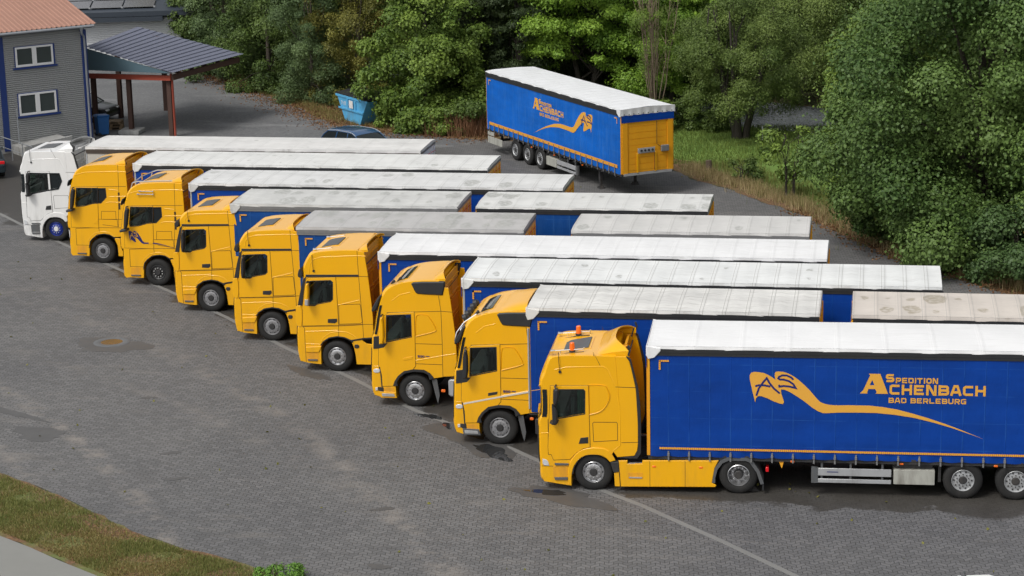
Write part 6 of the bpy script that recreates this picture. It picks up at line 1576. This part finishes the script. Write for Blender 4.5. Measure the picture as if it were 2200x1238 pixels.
# left part of the tree line
tree('birch_tree', 'yellowing birch with drooping twigs above the skip', -28.2, 114.6, 2.7, -1.5, 9.5, L_YEL, 48000, .12, 71, k=70, rc=.62, limbs=20, trunk=.13, aspect=.55, droop=.6, group=GE)
tree('grey_green_tree', 'grey-green willow like tree left of the yellowing birch', -30.9, 114.4, 2.1, -3, 9.0, L_BLU, 52000, .13, 72, k=70, rc=.6, limbs=16, trunk=.13, aspect=.4, droop=.3, group=GE)
tree('broadleaf_tree', 'dark broadleaf tree with low hanging branches right of the shelter roof', -34.6, 118.6, 2.7, -3.5, 10, L_MID, 56000, .14, 73, k=80, rc=.66, limbs=18, trunk=.15, aspect=.6, droop=.2, group=GE)
tree('broadleaf_tree', 'lighter green tree rising right behind the end of the shelter roof', -38.3, 122.5, 2.9, -3.5, 10, L_BLU, 48000, .14, 74, k=70, rc=.7, limbs=16, trunk=.15, aspect=.6, group=GE)
tree('spruce_tree', 'dark spruce between the two broadleaf trees near the shelter', -36.0, 123.2, 1.9, -2, 12, L_SPR, 18000, .20, 75, k=80, rc=.6, shape='cone', bark=m_barkd, limbs=20, aspect=.28, droop=.5, flat=.4, group=GE)
tree('broadleaf_tree', 'green tree beside the right end of the low hall', -41.0, 128.5, 2.7, -3, 10, L_MID, 36000, .16, 76, k=60, rc=.75, limbs=14, trunk=.15, group=GE)
tree('broadleaf_tree', 'yellowish green tree behind the low hall roof', -47, 143, 4.0, .5, 10, L_YEL, 22000, .28, 77, k=60, rc=1.0, limbs=12, trunk=.2, group=GE)
# river bank shrubs
for i, (x, y, r, h, lb) in enumerate(((-9.3, 106.6, 1.1, 1.5, 'rounded shrub on the river bank right beside the lone trailer'), (-11.2, 105.6, 1.2, 1.7, 'taller shrub half hidden behind the front of the lone trailer'), (-7.9, 106.2, .8, .9, 'low shrub left of the willow stems on the bank'))):
    tree('shrub', lb, x, y, r, .05, h, (L_MID, L_MAPLE2)[i % 2], 6500, .11, 90+i, k=18, rc=.34, cat='shrub', trunk=.03, limbs=6)
# wood behind: a few crowns shared by many trees
GW = 'trees of the wood behind the yard'; LW = 'tree of the wood behind the yard, mostly hidden by the crowns in front of it'
src = [tree('forest_tree', LW, -24, 122, 3.9, .4, 12, L_MID, 52000, .20, 101, k=80, rc=1.0, limbs=10, group=GW),
       tree('forest_tree', LW, -14, 121, 3.8, .4, 12, L_SPR, 52000, .20, 102, k=90, rc=.95, limbs=10, group=GW, aspect=.4, droop=.4),
       tree('forest_tree', LW, 6, 112, 4.2, .4, 12, L_WILLOW, 52000, .20, 103, k=80, rc=1.05, limbs=10, group=GW, aspect=.5)]
rgd = random.Random(17); pl_ = []
for (x, y) in [(-30.5, 121), (-26.8, 127), (-20.5, 116), (-19.5, 125), (-13.5, 115.5), (-9.5, 119.5), (-8.0, 125.5), (-3, 126), (3, 118), (8, 105), (12, 98), (2.5, 99.5), (8.5, 92), (15.5, 88), (-36, 131), (-31, 133), (-24, 134), (-16, 133), (-8, 134), (0, 134), (8, 126), (-42, 138), (-52, 150), (-45, 152), (-37, 147), (-29, 146), (-21, 147), (-12, 146), (-3, 147), (7, 143), (13, 118), (14, 132), (-60, 155), (-33, 160), (-18, 161), (-2, 160), (-48, 165), (11, 157)]:
    s = src[rgd.choice((0, 0, 1, 2, 2) if x > -12 else (0, 1, 1, 0, 2))]
    dup_tree(s, x+rgd.uniform(-.6, .6), y+rgd.uniform(-.6, .6), rgd.uniform(0, 6.28), rgd.uniform(.85, 1.15) if y > 100 else .85, LW, GW)

# ------------------------------------------------------------------ grass, dry stalks, litter
def blades(name, pts, h0, h1, w, mat, seed, lean=.35):
    rg = np.random.default_rng(seed); n = len(pts); P = np.array([(x, y, z) for x, y, z in pts]); h = rg.uniform(h0, h1, (n, 1)); a = rg.uniform(0, 6.28, n)
    b = np.stack([np.cos(a), np.sin(a), np.zeros(n)], 1)*w*.5; c = rg.uniform(0, 6.28, n); l = np.stack([np.cos(c), np.sin(c), np.zeros(n)], 1)*h*rg.uniform(0, lean, (n, 1))
    up = np.array([0, 0, 1.])*h; V = np.empty((n, 4, 3)); V[:, 0] = P-b; V[:, 1] = P+b; V[:, 2] = P+l+up+b*.25; V[:, 3] = P+l+up-b*.25
    me = bpy.data.meshes.new(name); me.vertices.add(4*n); me.vertices.foreach_set('co', V.reshape(-1).astype(np.float32)); me.loops.add(4*n); me.loops.foreach_set('vertex_index', np.arange(4*n, dtype=np.int32))
    me.polygons.add(n); me.polygons.foreach_set('loop_start', np.arange(0, 4*n, 4, dtype=np.int32)); me.polygons.foreach_set('loop_total', np.full(n, 4, np.int32))
    at = me.attributes.new('tint', 'FLOAT', 'POINT'); at.data.foreach_set('value', np.repeat(rg.uniform(0, 1, n), 4).astype(np.float32)); me.materials.append(mat); me.update()
    o = bpy.data.objects.new(name, me); COL.objects.link(o); return o
def along(line, n, off, jit, seed, zz=0.0, clump=.6):
    r = random.Random(seed); seg = []
    for a, b in zip(line, line[1:]): seg.append((math.hypot(b[0]-a[0], b[1]-a[1]), a, b))
    tot = sum(s[0] for s in seg); out = []; c = None
    for i in range(n):
        if c is None or r.random() > clump*.97:
            d = r.uniform(0, tot)
            for L, a, b in seg:
                if d <= L: break
                d -= L
            t = d/L; nx, ny = (b[1]-a[1])/L, -(b[0]-a[0])/L; o = off+r.gauss(0, jit); c = (a[0]+(b[0]-a[0])*t+nx*o, a[1]+(b[1]-a[1])*t+ny*o)
        out.append((c[0]+r.gauss(0, .10), c[1]+r.gauss(0, .10), zz))
    return out
m_straw = mat_leaf('straw', (.24, .18, .08), (.58, .47, .26), trans=.4); m_gr = mat_leaf('grass_blades', (.08, .13, .025), (.26, .33, .08), trans=.4)
m_olgr = mat_leaf('olive_green_grass', (.10, .13, .03), (.30, .30, .10), trans=.4)
m_olive = mat_leaf('olive_grass', (.17, .15, .045), (.38, .32, .13), trans=.4)
LN = list(reversed(YARD_FAR[1:11]))    # from the lone trailer towards the right edge
LN2 = [(x+.65, y+.75) for x, y in LN]
LN3 = [(x+1.5, y+1.7) for x, y in LN]
tag(blades('dry_grass', along(LN2, 9000, 0, .36, 1), .12, .45, .02, m_straw, 1), 'tall straw coloured grass along the kerb of the yard', 'grass', kind='stuff')
tag(blades('tall_grass', along(LN3, 12000, 0, .8, 2), .10, .38, .022, m_olgr, 2), 'olive green tufts between the straw grass and the meadow', 'grass', kind='stuff')
r_ = random.Random(9)
tag(blades('meadow_grass', [(lambda x: (x, y_, 0.0))(r_.uniform(-12, 2)) for y_ in [97+(r_.random())*10.5 for _ in range(26000)]], .05, .16, .03, m_gr, 3), 'short green meadow grass by the river', 'grass', kind='stuff')
LL = [(-42, 127), (-38.5, 123.6), (-34, 117.6), (-30.5, 112.8), (-28.2, 108.8), (-25, 106.2), (-22, 105.0), (-18.5, 104.3)]
tag(blades('dry_stalks', along([(-22.2, 104.3), (-20.4, 104.0), (-18.6, 103.9)], 900, 0, .35, 5), .5, 1.3, .03, mat_leaf('rust_stalks', (.12, .05, .025), (.30, .17, .09)), 5, .45), 'rust-brown dry stalks at the foot of the shrubs', 'stalks', kind='stuff')
tag(blades('weeds', along(LL, 9000, 0, .45, 6), .05, .25, .03, m_olive, 6), 'low weeds at the foot of the tree line', 'weeds', kind='stuff')
def litter(name, pts, size, mat, seed, label):
    rg = np.random.default_rng(seed); n = len(pts); C = np.array([(x, y, z, .01, .01, .004) for x, y, z in pts])
    me = leaf_mesh(name, C, n, size, seed, mat, aspect=.8, up=2.0, spread=0); o = bpy.data.objects.new(name, me); COL.objects.link(o)
    return tag(o, label, 'leaves', kind='stuff')
litter('fallen_leaves', along(LL, 26000, .1, 1.0, 7, .02, .2)+along([(x+.5, y+.6) for x, y in LN[4:]], 6500, 0, .55, 8, .02, .2), .105, L_DRY, 7, 'brown fallen leaves along the foot of the trees')
litter('scattered_leaves', [(r_.uniform(-34, 6), r_.uniform(46, 100), .012) for _ in range(700)], .09, L_YEL, 8, 'single yellow leaves scattered over the paving')
# foreground strip: short mixed turf
def in_strip():
    out = []; r = random.Random(12)
    A_ = [(-30, 56.4), (-26, 53.8), (-23.3, 51.8), (-21.4, 50.5), (-19.6, 49.1), (-17.8, 47.6), (-16.4, 46.8), (-15.0, 46.15), (-13.6, 45.35), (-11, 43.6)]
    B_ = [(-28.5, 51.7), (-24.5, 49.3), (-22.5, 48.1), (-21.4, 47.5), (-20.3, 46.8), (-19.2, 46.0), (-18.0, 45.2), (-16.6, 44.2), (-15.0, 43.2), (-12, 41.2)]
    while len(out) < 60000:
        i = r.randint(0, 8); t = r.random(); s = r.random()**.95
        a = (A_[i][0]+(A_[i+1][0]-A_[i][0])*t, A_[i][1]+(A_[i+1][1]-A_[i][1])*t); b = (B_[i][0]+(B_[i+1][0]-B_[i][0])*t, B_[i][1]+(B_[i+1][1]-B_[i][1])*t)
        x, y = a[0]+(b[0]-a[0])*s, a[1]+(b[1]-a[1])*s
        nz = math.sin(x*1.9+2*math.sin(y*1.3))*math.cos(y*2.3+x*.7)
        if nz < -.25 and r.random() < .6: continue
        out.append((x, y, .008))
    return out
st = in_strip()
def nzf(p): return math.sin(p[0]*1.1+1.5*math.sin(p[1]*1.9))+math.cos(p[1]*1.5-p[0]*2.1)+random.gauss(0, .55)
ga = [p for p in st if nzf(p) > .1]; gb = [p for p in st if not nzf(p) > .1]
tag(blades('turf', ga, .03, .10, .018, m_olgr, 21, .8), 'green grass of the strip beside the footpath', 'grass', kind='stuff')
tag(blades('dry_turf', gb, .02, .08, .018, m_olive, 22, .9), 'olive and yellowish grass patches of the strip beside the footpath', 'grass', kind='stuff')
litter('brown_litter', [p for p in st[:9000] if nzf(p) < -.3], .05, L_DRY, 23, 'small brown leaves lying in the strip of grass beside the footpath')
tree('weed_clump', 'bright green clump of weeds at the bottom end of the grass strip', -13.55, 45.05, .62, .02, .34, mat_leaf('weed_leaves', (.07, .16, .02), (.17, .33, .05)), 3600, .06, 24, k=22, rc=.14, cat='weeds', trunk=.01, limbs=3)
